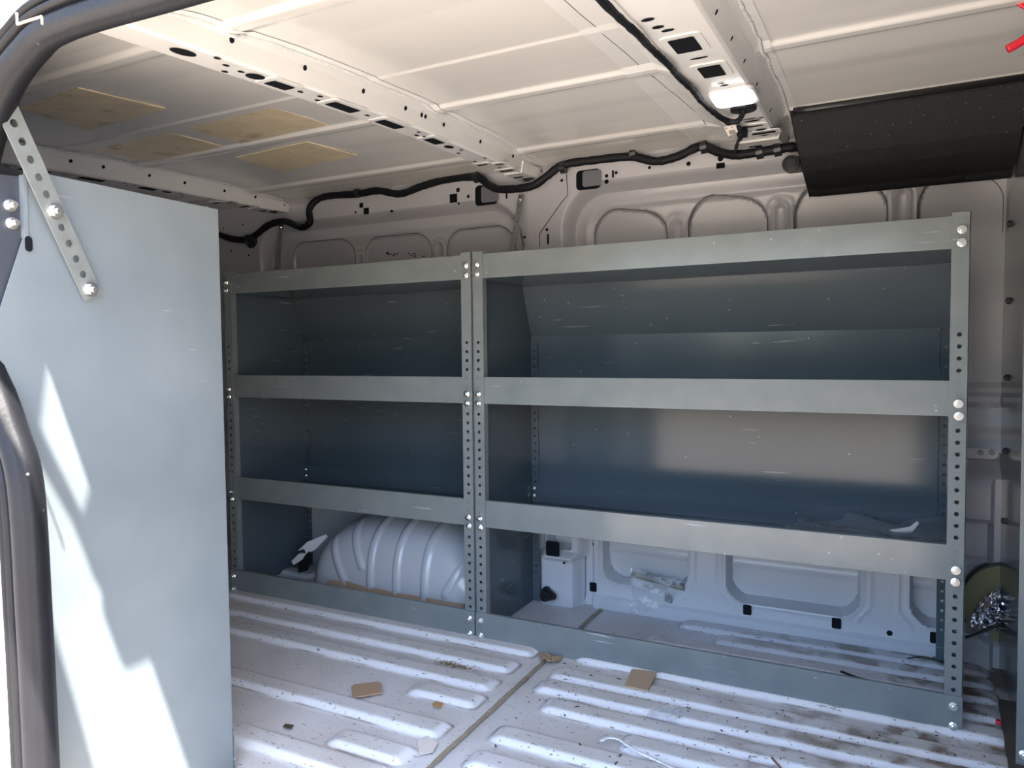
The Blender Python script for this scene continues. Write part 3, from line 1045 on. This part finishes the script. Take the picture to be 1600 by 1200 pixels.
# ------------------------------------------------------------------ perforated braces
def brace(label, pts, w, nrm, step_n, bolts, r=0.0055):
    """flat bar along two end points, with round holes"""
    a, b_ = Vector(pts[0]), Vector(pts[1])
    d = (b_-a); L = d.length; d.normalize()
    nv = Vector(nrm); nv = (nv-d*nv.dot(d)).normalized()
    s = d.cross(nv)
    e = thing('brace_strap', a, label, 'brace', None)
    m = MB()
    step = L/step_n
    bk_ = [f*L for f in bolts]
    keep = [step*k for k in range(int(step_n)+1) if all(abs(step*k-q) > step*.4 for q in bk_)]
    t = MB(); t.perf((0, 0, 0), (1, 0, 0), w, -w*0.42, L+w*0.42, keep, r)
    for p in t.v:
        m.v.append(tuple(a + s*(p[0]-w/2) + d*p[2]))
    m.f, m.m = t.f, t.m
    m.build('bar', M_ZINC, e, solid=0.0026, offset=0)
    for f in bolts:
        c = a+d*(f*L)+nv*0.0014
        q = MB()
        q.disc(c, nv, r*2.1, n=18, h=0.002)
        q.disc(c+nv*0.002, nv, r*1.45, n=6, h=0.006)
        q.disc(c+nv*0.008, nv, r*0.75, n=10, h=0.004)
        q.build('bolt', M_BOLT, e)
    return e


pa, pb = at(0, XP+0.006, 140, 452), at(0, XP+0.030, 12, 172)
brace('galvanised perforated brace strap bolted across the near grey end panel', (pa, pb), 0.030, (1, 0, 0), 10.7, (0.0, 0.467))
pa = at(1, 0.318, 814, 309); pb = at(1, 0.262, 799, 395)
brace('thin perforated brace from the wall down to the wider rack', (pb, pa), 0.017, (0.1, -1, 0.2), 9, (0.95,), r=0.0026)
pa = at(1, 0.318, 440, 352); pb = at(1, 0.262, 431, 423)
brace('thin perforated brace from the wall down to the narrower rack', (pb, pa), 0.015, (0.1, -1, 0.2), 8, (0.95,), r=0.0026)

# back edge gusset of the near rack with two bolts
b = MB()
gx = XP-0.008
P = lambda px, py: at(0, gx, px, py)
g = [P(34, 276), P(37, 372), P(0, 478), P(-3, 486), P(-4, 380), P(-4, 272)]
b.prism(g, (-0.003, 0, 0))
gus = thing('corner_gusset', g[0], 'folded gusset darkened for shade with two bolts at the near rack rear edge', 'gusset')
b.build('plate', M_SHADED, gus)
b = MB()
b.prism([P(29, 274), P(35, 274), P(38, 372), P(33, 372)], (0.010, 0, 0))
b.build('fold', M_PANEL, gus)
for px, py in ((15, 321), (18, 349)):
    c = Vector(P(px, py))
    q = MB()
    q.disc(c, (1, 0, 0), .0085, n=16, h=.002); q.disc(c+Vector((.002, 0, 0)), (1, 0, 0), .0065, n=6, h=.007); q.disc(c+Vector((.009, 0, 0)), (1, 0, 0), .0035, n=10, h=.006)
    q.build('bolt', M_BOLT, gus)
b = MB()
c = at(0, XP+0.0022, 45, 381)
b.rect(c, (1, 0, 0), .010, .021, mi=0, cut=.0048)
slot = tag(b.build('slot_hole', M_HOLE), 'dark oval slot punched in the near grey end panel', 'slot')


# ================================================================== NEAR SIDE WALL WITH THE SLIDING DOOR OPENING
ap = [(-0.012, -0.10), (-0.010, 0.05), (-0.011, 0.228), (-0.014, 0.42), (-0.022, 0.600), (-0.055, 0.680), (-0.095, 0.76), (-0.118, 0.86), (-0.112, 0.96),
      (-0.085, 1.030), (-0.045, 1.085), (0.010, 1.120), (0.085, 1.137), (0.328, 1.131), (0.70, 1.125), (0.90, 1.12), (1.01, 1.10), (1.07, 1.03), (1.085, 0.90), (1.085, 0.50), (1.085, -0.10)]
path = [np.array((p.x, p.z)) for p in catmull([(x, 0, z) for x, z in ap], 7)]


def ring(offs):
    """offset the opening outline outward by n, at depth y : list of (n, y)"""
    rows = []
    for i, p in enumerate(path):
        t = path[min(i+1, len(path)-1)]-path[max(i-1, 0)]
        t = t/np.linalg.norm(t)
        nrm = np.array((-t[1], t[0]))
        rows.append([(p[0]+nrm[0]*n, y, p[1]+nrm[1]*n) for n, y in offs])
    return rows


def sweep(rows, mb_, mi=0, flip=False):
    n = len(rows[0])
    vs = [p for r in rows for p in r]
    fs = []
    for i in range(len(rows)-1):
        for j in range(n-1):
            q = (i*n+j, i*n+j+1, (i+1)*n+j+1, (i+1)*n+j)
            fs.append(q[::-1] if flip else q)
    mb_.add(vs, fs, mi)


b = MB()
prof = [(0.020, -1.072), (0.006, -1.085), (0.0, -1.100)]
for k in range(9):
    a = math.pi*k/8
    prof.append((0.017-0.015*math.cos(a), -1.103-0.016*math.sin(a)))
prof += [(0.034, -1.105), (0.036, -1.108)]
for k in range(7):
    a = math.pi*k/6
    prof.append((0.044-0.0065*math.cos(a), -1.109-0.011*math.sin(a)))
prof += [(0.053, -1.108)]
for k in range(7):
    a = math.pi*k/6
    prof.append((0.061-0.007*math.cos(a), -1.109-0.009*math.sin(a)))
prof += [(0.070, -1.10)]
prof = [(n*0.80 if n > 0.03 else n, y) for n, y in prof]
sweep(ring(prof), b)
seal = b.build('door_seal', M_RUBBER, smooth=True)
tag(seal, 'black double ridged rubber seal round the sliding door opening at left', 'door seal')

b = MB()
sweep(ring([(0.036, -1.085), (0.050, -1.100), (0.058, -1.114), (0.085, -1.124), (0.106, -1.155), (0.150, -1.162), (0.155, -1.185), (0.30, -1.20)]), b)
# rest of the near side: rear quarter, header and front
outer = []
for i, r in enumerate(ring([(0.30, -1.20)])):
    outer.append(r[0])
far = []
for (x, y, z) in outer:
    far.append((x if -0.2 < x < 1.25 else (XREAR if x < 0.5 else 2.4), -1.20, max(z, -0.1) if z < 1.38 else 1.385))
n = len(outer)
b.add(outer+far, [(k, k+1, n+k+1, n+k) for k in range(n-1)])
b.box((XREAR, -1.21, -0.05), (-0.40, -1.195, 1.385))
b.box((1.36, -1.21, -0.05), (2.4, -1.195, 1.385))
b.box((XREAR, -1.21, 1.345), (2.4, -1.10, 1.39))
ws = b.build('wall_front', M_WHITE, smooth=True)
structure(ws, 'white painted body frame around the sliding door opening')
# pressed details on the white frame, upper left corner
b = MB()
c = [at(1, -1.195, *q) for q in ((25, 32), (62, 36), (66, 29), (30, 40))]
tr = [at(1, -1.205, 8, 9), at(1, -1.205, 75, -8)]
b.tube([at(1, -1.20, *q) for q in ((26, 20), (27, 38), (65, 26), (66, 38))], 0.0014, n=6, smooth=False)
structure(b.build('trim_2', simple('rusty_edge', (0.42, 0.30, 0.24), .7), smooth=True), 'rust edged pressed mark on the white door frame')
# sill
b = MB()
b.box((XREAR, -1.21, -0.16), (2.4, YNEAR, -0.012))
structure(b.build('trim_3', M_WHITE), 'white door sill')
# rear end wall
b = MB()
b.box((XREAR-0.03, -1.2, -0.05), (XREAR, YWALL+0.08, 1.38))
structure(b.build('wall_left', M_WALL), 'rear end of the load space')

# ================================================================== RIGHT END: BULKHEAD
b = MB()
b.box((XBULK, -1.15, -0.02), (XBULK+0.006, YWALL+0.07, 1.335))
bh = b.build('wall_right', M_STEEL)
structure(bh, 'glossy grey steel bulkhead behind the cab')
for k, (px, py) in enumerate(((1594-17, 350), (1571, 470), (1589, 590), (1583, 705), (1582, 815), (1577, 983))):
    y = 0.335
    p = (XBULK-0.001, y, at(1, y, px, py)[2])
    q = MB(); q.disc(p, (-1, 0, 0), .0075, n=14, h=.004); q.disc((p[0]-.004, p[1], p[2]), (-1, 0, 0), .004, n=10, h=.003)
    tag(q.build('push_rivet', M_BLACK), 'black push rivet %s on the bulkhead edge at far right' % ('highest', 'second from top', 'third from top', 'third from bottom', 'second from bottom', 'lowest')[k], 'rivet', 'bulkhead rivets')
# slotted post in front of the bulkhead
yp = -0.10
pt, pb = at(1, yp, 1597, 650), at(1, yp, 1587, 1190)
post = thing('bulkhead_post', (pb[0], yp, 0), 'grey slotted steel post cut by the right photo edge, before the bulkhead', 'post')
b = MB()
ztop = 1.0
sl = (pt[0]-pb[0])/(pt[2]-pb[2])
xa = lambda z: pb[0]+sl*(z-pb[2])
hz = [0.04+0.0233*k for k in range(30) if abs(k-4) > 1]
t = MB(); t.perf((0, 0, 0), (1, 0, 0), 0.034, 0.0, ztop, hz, .0042)
b.v = [(xa(p[2])+p[0], yp, p[2]) for p in t.v]; b.f = t.f; b.m = t.m
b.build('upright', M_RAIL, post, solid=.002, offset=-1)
hex_bolt(post, (xa(at(1, yp, 1597, 1178)[2])+.012, yp-.003, at(1, yp, 1597, 1178)[2]), r=.0075)
# dirty board at its foot
b = MB()
pl = [at(2, 0.012, *q) for q in ((1560, 1092), (1600, 1098), (1600, 1215), (1578, 1215))]
b.prism(pl, (0, 0, -0.012))
tag(b.build('floor_board', M_BROWN), 'dirty dark brown board on the floor at far right', 'board')
q = MB(); c = at(2, .014, 1561, 1128)
q.prism([(c[0]-.007, c[1]-.008, .011), (c[0]+.003, c[1]-.009, .011), (c[0]+.003, c[1]+.006, .011), (c[0]-.005, c[1]+.005, .011)], (0, 0, .007))
tag(q.build('red_scrap', M_RED, bevel=.002), 'tiny red plastic scrap at the brown board edge', 'scrap')

# access opening contents: olive barrier and crumpled foil
b = MB()
ang = np.linspace(0, 2*math.pi, 40, endpoint=False)
b.add([(1.215+.088*math.cos(a), YWALL+.016, .150+.098*math.sin(a)) for a in ang], [tuple(range(40))])
tag(b.build('sound_barrier', M_OLIVE, solid=.002), 'olive sound barrier in the round wall opening at far right', 'barrier')
wave = MB()
wave.tube([(1.215+.092*math.cos(a), YWALL-.004, .150+.103*math.sin(a)) for a in np.linspace(0.0, math.pi*1.15, 18)], .0035, n=8)
tag(wave.build('edge_trim', M_BLACK, smooth=True), 'thin dark edge trim arching over the round wall opening', 'edge trim')
fo = [at(1, .362, *q) for q in ((1519, 962), (1540, 935), (1560, 918), (1577, 912), (1592, 935), (1592, 985), (1570, 990), (1545, 982), (1520, 985))]
cx, cz_ = np.mean([p[0] for p in fo]), np.mean([p[2] for p in fo])
b = MB()
NR, NA = 12, 54
ip = []
for k in range(NA):
    f = k/NA*len(fo); i = int(f); t = f-i
    a, c = np.array(fo[i % len(fo)]), np.array(fo[(i+1) % len(fo)])
    ip.append(a*(1-t)+c*t)
for i in range(NR+1):
    s = (i+0.001)/NR
    for k in range(NA):
        p = np.array((cx, .35, cz_))*(1-s)+ip[k]*s
        j = (1-s*.5)*.020
        b.v.append((p[0]+random.uniform(-j, j)*.28, .352+0.020*s*s+random.uniform(-j, j)*.75-.010*(1-s), p[2]+random.uniform(-j, j)*.28))
for i in range(NR):
    for k in range(NA):
        b.f.append((i*NA+k, i*NA+(k+1) % NA, (i+1)*NA+(k+1) % NA, (i+1)*NA+k)); b.m.append(0)
tag(b.build('crumpled_foil', M_FOIL), 'crumpled shiny foil stuffed in the round wall opening', 'foil')
b = MB()
b.tube([at(1, .352, *q) for q in ((1508, 996), (1540, 985), (1568, 970), (1585, 952))], .003, n=8)
tag(b.build('black_rod', M_BLACK, smooth=True), 'thin black rod slanting across the crumpled foil', 'rod')
# bolted plate on the wall, right end
bp = thing('bolted_plate', at(1, .37, 1535, 707), 'small wall plate with two bolts right of the wide rack', 'plate')
b = MB(); c = at(1, .366, 1528, 708)
b.rect((c[0], .367, c[2]), (0, -1, 0), .082, .026, h=.004, cut=.012)
b.build('plate', M_WALL, bp, bevel=.001)
for px in (1532, 1550):
    c = at(1, .362, px, 707)
    q = MB(); q.disc((c[0], .363, c[2]), (0, -1, 0), .0068, n=18, h=.003); q.disc((c[0], .360, c[2]), (0, -1, 0), .0046, n=6, h=.004)
    q.build('bolt', M_ZINC, bp)

# ================================================================== OVERHEAD PANEL (black textured)
sec = [(0.150, 1.313), (0.138, 1.300), (0.136, 1.285), (0.142, 1.268), (0.156, 1.236), (0.180, 1.204), (0.215, 1.177), (0.258, 1.158), (0.290, 1.148), (0.300, 1.138), (0.318, 1.135), (0.326, 1.140), (0.33, 1.30)]
ov = thing('overhead_panel', (1.0, 0.22, 1.2), 'black felt textured overhead panel at the upper right', 'overhead panel')
b = MB()
xsn = [0.776, 0.784, 0.796, 0.82, 0.9, 1.0, 1.1, XBULK-.004]
rows = []
for i, x in enumerate(xsn):
    k = (0.975, 0.992, 1.0, 1, 1, 1, 1, 1)[i]
    rows.append([(x + (0.030*(1.31-z)/0.18 - 0.02 if i < 4 else 0), y*k+(1-k)*.25, z*k+(1-k)*1.25) for y, z in sec])
n = len(sec)
b.add([p for r in rows for p in r], [(i*n+j, i*n+j+1, (i+1)*n+j+1, (i+1)*n+j) for i in range(len(rows)-1) for j in range(n-1)] + [tuple(range(n))])
b.build('shell', M_FELT, ov, smooth=False, bevel=.004)
b = MB()
b.tube([(0.765, .140, 1.300), (0.80, .139, 1.298), (XBULK-.004, .139, 1.298)], .008, n=10, smooth=False)
b.build('top_edge', M_BLACK, ov, smooth=True)
b = MB()
c = Vector(at(1, .31, 1237, 258))
b.disc(c, (0, -1, 0), .021, n=24, h=.020)
b.disc(c+Vector((0, -.020, 0)), (0, -1, 0), .015, n=24, h=.003)
b.box(c+Vector((.0, -.016, -.021)), c+Vector((.050, .0, .006)))
b.build('end_fastener', M_BLACK, ov, bevel=.002)
b = MB()
b.prism([at(1, .20, *q) for q in ((1585, 197), (1594, 160), (1612, 160), (1612, 197))], (0, .002, 0))
tag(b.build('clear_tab', M_TAPE), 'pale tab at the right end of the black overhead panel', 'tab')

# red strap and hook, top right
b = MB()
rp = thing('red_strap', at(1, -.25, 1600, 30), 'bright red plastic strap end at the top right corner', 'strap')
P = [at(1, -.25, *q) for q in ((1574, -8), (1584, 4), (1600, 13), (1625, 18), (1630, -20), (1580, -20))]
b.prism(P, (0, .006, 0)); b.build('flap', M_RED, rp, bevel=.002)
b = MB()
b.tube([at(1, -.25, *q) for q in ((1574, 77), (1590, 68), (1604, 58), (1625, 30))], .0068, n=10)
b.build('hook', M_RED, rp, smooth=True)

# ================================================================== SMALL THINGS
# black rubber plug on the pillar box
pc = Vector(at(1, .305, 852, 928))
pg = thing('rubber_plug', pc, 'round black rubber plug on the white pillar between the racks', 'plug')
b = MB()
nv = Vector((1, -.32, 0)).normalized()
b.disc(pc, nv, .0235, n=28, h=.004)
b.build('flange', M_BLACK, pg, bevel=.0015)
b = MB()
for k in range(5):
    b.disc(pc+nv*(.004+.0065*k), nv, .0195-.0024*k, n=20, h=.0066)
b.build('boot', M_BLACK, pg, bevel=.001)

# crumpled helper
def crumple(name, P00, P10, P11, P01, nu, nv_, amp, m, thick=0.0, edge=0.25, nrm=None, smooth=False, seed=1, nk=0.5):
    rg = np.random.default_rng(seed)
    A, B, C_, D = (np.array(p) for p in (P00, P10, P11, P01))
    nr = np.cross(B-A, D-A); nr = nr/np.linalg.norm(nr) if nrm is None else np.array(nrm)
    b = MB()
    ph = rg.uniform(0, 6.28, (6, 3))
    fr = rg.uniform(4, 17, (6, 2))
    for i in range(nu+1):
        for j in range(nv_+1):
            u, v = i/nu, j/nv_
            p = A*(1-u)*(1-v)+B*u*(1-v)+C_*u*v+D*(1-u)*v
            w = sum(math.sin(fr[k, 0]*u+fr[k, 1]*v+ph[k, 0]) for k in range(6))/6
            d = amp*(w+rg.uniform(-nk, nk))
            ed = min(u, 1-u, v, 1-v)
            jit = (rg.uniform(-1, 1, 3)*amp*edge*(1.5 if ed == 0 else .5))
            b.v.append(tuple(p+nr*d+jit))
    for i in range(nu):
        for j in range(nv_):
            a = i*(nv_+1)+j
            b.f.append((a, a+nv_+1, a+nv_+2, a+1)); b.m.append(0)
    return b.build(name, m, smooth=smooth, solid=thick)


# clear parts bag hanging in the first wall opening
yb = .352
o = crumple('plastic_bag', at(1, yb, 986, 958), at(1, yb, 1046, 946), at(1, yb+.004, 1066, 908), at(1, yb, 986, 889), 26, 22, .011, M_CLEAR, seed=3, smooth=True, edge=.3, nk=.22)
tag(o, 'crumpled clear plastic bag hanging from the first wall opening', 'plastic bag')
b = MB()
b.tube([at(1, .366, 988, 897), at(1, .366, 1015, 903), at(1, .366, 1045, 912), at(1, .366, 1070, 918)], .013, n=14, wob=.05, flat=.7)
tag(b.build('bagged_roll', simple('taupe_rolled_film', (0.20, 0.185, 0.155), 0.25, noise=.4, nscale=25), smooth=True), 'grey brown roll lying in the first wall opening', 'roll')
# clear film on the lower tray of the wider rack
z = Z_R2[0]+.018
o = crumple('plastic_film', (0.70, .10, z), (1.085, .05, z), (1.085, .325, z+.035), (0.79, .32, z+.012), 60, 30, .017, M_DARKFILM, seed=5, nrm=(0, 0, 1), smooth=True, edge=.2, nk=.16)
tag(o, 'large crumpled clear film on the lower shelf of the wider rack', 'plastic film')
b = MB()
q = [at(1, .24, px, py) for px, py in ((1389, 828), (1398, 832), (1425, 832), (1436, 818), (1433, 814), (1422, 823), (1405, 826))]
b.prism(q, (0, .0015, 0))
tag(b.build('paper_strip', M_PAPER), 'curved off-white paper strip on the clear film', 'paper')
# white plastic clip beside wheel arch
wc = thing('broken_clip', at(1, .16, 478, 862), 'broken white plastic clip with a black base beside the wheel arch', 'clip')
b = MB()
b.prism([at(1, .17, *q) for q in ((465, 861), (479, 847), (506, 836), (509, 841), (493, 858), (479, 866), (475, 858))], (0, .012, 0))
b.build('hook', M_WPLASTIC, wc, bevel=.001)
b = MB()
b.prism([at(1, .16, *q) for q in ((455, 877), (467, 865), (475, 865), (472, 874), (458, 883))], (0, .010, 0))
b.build('tab', M_WPLASTIC, wc, bevel=.001)
b = MB()
b.prism([at(1, .165, *q) for q in ((466, 880), (482, 862), (486, 866), (478, 892), (466, 895))], (0, .010, 0))
b.build('base', M_BLACK, wc)
b = MB()
p0 = [at(2, .014, *q) for q in ((505, 905), (530, 902), (720, 935), (722, 941))]
b.prism([at(1, .085, *q) for q in ((500, 918), (514, 907), (534, 906), (560, 914), (620, 927), (680, 937), (724, 944), (726, 960), (600, 950), (500, 935))], (0, .003, 0))
tag(b.build('cardboard_strip', M_CARD2), 'long tan cardboard strip lying along the wheel arch foot', 'cardboard')


def flat_piece(name, pxs, m, label, cat, z0=.0125, th=.003, tilt=0.0, group=None, bevel=0.0):
    b = MB()
    P = [at(2, z0, *q) for q in pxs]
    P = [(p[0], p[1], p[2]+tilt*i*.001) for i, p in enumerate(P)]
    b.prism(P, (0, 0, th))
    return tag(b.build(name, m, bevel=bevel), label, cat, group)


flat_piece('cardboard_scrap', [(549, 1075), (553, 1071), (592, 1067), (596, 1070), (597, 1084), (556, 1091), (551, 1089)], M_CARD, 'brown cardboard rectangle lying alone on the left floor', 'cardboard', z0=.006)
flat_piece('cardboard_scrap', [(987, 1047), (1026, 1051), (1013, 1081), (976, 1073)], M_CARD2, 'tan cardboard square leaning on the kick rail of the wider rack', 'cardboard', z0=.012)
o = crumple('crumpled_cardboard', at(2, .006, 840, 1020), at(2, .006, 878, 1026), at(2, .012, 870, 1034), at(2, .012, 846, 1030), 8, 4, .005, M_CARD, thick=.0015, seed=9, nrm=(0, 0, 1))
tag(o, 'crumpled brown cardboard bit where the floor seam meets the rack', 'cardboard')
flat_piece('paper_scrap', [(652, 1156), (668, 1150), (684, 1162), (676, 1176), (655, 1180)], M_PAPER, 'torn off-white paper scrap near the bottom of the floor seam', 'paper', z0=.005, th=.001)
o = crumple('clear_tape', at(2, .012, 1010, 1116), at(2, .012, 1058, 1124), at(2, .014, 1066, 1102), at(2, .014, 1018, 1106), 12, 6, .003, M_CLEAR, thick=.0006, seed=4, nrm=(0, 0, 1))
tag(o, 'curled clear plastic scrap on the ribs below the tan square', 'plastic scrap')
flat_piece('tape_patch', [(1297, 1128), (1336, 1134), (1338, 1150), (1316, 1151)], M_TAPE, 'faded greenish tape patch on the floor before the wider rack', 'tape', z0=.003, th=.001)
flat_piece('dry_leaf', [(675, 1100), (682, 1096), (692, 1099), (690, 1105), (680, 1106)], M_LEAF, 'small dry yellow leaf on the floor left of the seam', 'leaf', z0=.006, th=.001)
flat_piece('dark_chip', [(442, 1136), (446, 1132), (459, 1134), (455, 1139)], M_CRUMB, 'small dark chip on the lower left floor', 'chip', z0=.006, th=.002)
flat_piece('torn_label', [(750, 1056), (764, 1054), (776, 1064), (768, 1067), (752, 1062)], M_PAPER, 'little torn white scrap just left of the floor seam', 'paper', z0=.008, th=.001)
flat_piece('torn_label', [(589, 1018), (598, 1016), (606, 1021), (596, 1024)], M_PAPER, 'tiny torn white scrap below the narrower rack', 'paper', z0=.004, th=.001)
flat_piece('paint_chip', [(1408, 1146), (1424, 1141), (1436, 1152), (1420, 1160)], M_TAPE, 'greyish flake on the floor right of the tape patch', 'flake', z0=.008, th=.001)
b = MB()
b.tube([at(2, .014, *q) for q in ((938, 1158), (950, 1153), (966, 1155), (978, 1163), (1000, 1176), (1030, 1190), (1062, 1206))], .0032, n=7, wob=.45, flat=.5)
tag(b.build('plastic_strand', M_WPLASTIC, smooth=True), 'white wrinkled plastic strand along a floor rib at the bottom edge', 'strand')
flat_piece('blue_scrap', [(580, 989), (591, 990), (592, 993), (581, 992)], simple('blue_plastic', (.03, .07, .22), .4), 'tiny blue plastic sliver on the floor by the narrower rack', 'scrap', z0=.004, th=.001)
b = MB()
b.tube([at(2, .012, *q) for q in ((1206, 1184), (1212, 1191), (1219, 1199))], .0022, n=6)
tag(b.build('twig', simple('red_brown_wood', (.22, .09, .05), .8), smooth=True), 'short red brown twig at the bottom edge of the floor', 'twig')
b = MB()
b.tube([at(2, .018, *q) for q in ((1314, 1049), (1338, 1058), (1365, 1065), (1405, 1075))], .0048, n=8, flat=.5)
tag(b.build('black_strip', M_BLACK, smooth=True), 'black flexible strip lying on the floor inside the wider rack', 'strip')
b = MB()
b.tube([at(2, .012, *q) for q in ((1418, 1029), (1440, 1026), (1455, 1030), (1463, 1024), (1474, 1028), (1470, 1034), (1455, 1031))], .0018, n=6)
tag(b.build('loose_wire', M_BLACK, smooth=True), 'thin black looped wire by the wall behind the right post', 'wire')
# bits of litter nobody could count
b = MB()
for k in range(190):
    if k < 250:
        x, y = random.uniform(.25, 1.15), random.gauss(-.18, .14)
    elif k < 340:
        x, y = random.uniform(-.7, .2), random.uniform(-.66, .0)
    else:
        x, y = random.uniform(.6, 1.15), random.uniform(.05, .33)
    if not (-.7 < y < .34) or abs(y) < .02:
        continue
    z = float(floor_h(np.array([x]), np.array([y]))[0])
    s = random.choice((.0005, .0008, .0010, .0013, .0022)); L = s*random.uniform(1, 2.6); a = random.uniform(0, 3.14)
    dx, dy = math.cos(a)*L, math.sin(a)*L
    ex, ey = -math.sin(a)*s*.6, math.cos(a)*s*.6
    b.prism([(x-dx-ex, y-dy-ey, z), (x+dx-ex*.4, y+dy-ey, z), (x+dx+ex, y+dy+ey*.5, z), (x-dx*.6+ex, y-dy+ey, z)], (0, 0, .0014))
tag(b.build('floor_litter', M_CRUMB), 'scattered dark crumbs and wood bits over the ribbed floor', 'litter', kind='stuff')
b = MB()
c = at(2, .004, 705, 1037)
for k in range(110):
    x, y = c[0]+random.gauss(0, .028), c[1]+random.gauss(0, .007)
    a = random.gauss(0.2, .5); L = random.uniform(.003, .010)
    z = float(floor_h(np.array([x]), np.array([y]))[0])
    b.tube([(x, y, z+.001), (x+math.cos(a)*L, y+math.sin(a)*L, z+.003)], .0006, n=4, smooth=False)
tag(b.build('sawdust_pile', simple('brown_shavings', (.2, .14, .08), .9)), 'small smear of brown shavings before the narrower rack', 'shavings', kind='stuff')

# ================================================================== OUTSIDE
b = MB()
b.add([(-40, -60, -0.55), (40, -60, -0.55), (40, 20, -0.55), (-40, 20, -0.55)], [(0, 1, 2, 3)])
structure(b.build('ground', M_GROUND), 'sunlit concrete ground outside the van')
# added unseen pieces above the doorway, shaped to cut the sun patch
K = 1.08
blocker = thing('sun_blocker', (0.44, -1.2, 1.4), 'added unseen arm and plate above the sliding door, shaped to shade the sun patch', 'sun blocker')
plate = [(-1.0, .86), (-1.029, .764), (-1.044, .67), (-.987, .532), (-.972, .573), (-.93, .55), (-.875, .33), (-.904, .346), (-.916, .325),
         (-.974, .433), (-1.004, .526), (-1.05, .624), (-1.14, .80), (-1.14, 1.0)]  # outline carried back along the sun ray from the wanted shadow edge
b = MB()
b.prism([(XP+K*.5, y-K*.303, z+K) for y, z in plate], (.004, 0, 0))
b.build('shade_plate', M_SHELF, blocker)
b = MB()
b.tube([(XP+K*.5, -1.125-K*.303, .62+K), (XP+K*.5, -.985-K*.303, K)], .034, n=14, smooth=False)
b.build('shade_arm', M_SHELF, blocker, smooth=True)
b = MB()
b.box((XP+K*.5-.03, -1.275, 1.40), (XP+K*.5+.03, -1.215, 1.47))
b.build('shade_block', M_SHELF, blocker, bevel=.01)  # added unseen block, part of the sun blocker
blocker['kind'] = 'structure'
# unseen dark hedge, added to darken what the racks reflect
hx, hz = np.linspace(-16, 16, 160), np.linspace(0, 1, 24)


def hedge(a, c):
    r = 0.35*np.sin(a*2.3+c*5)+0.3*np.sin(a*5.1-c*9)+0.2*np.sin(a*11+c*21)
    return a, -16+r+1.5*c, -0.6+c*(2.2+0.6*np.sin(a*0.9)+0.3*np.sin(a*3.7))


hg = grid('added_hedge', hx, hz, hedge, M_HEDGE)
structure(hg, 'unseen dark hedge added to darken the reflections')
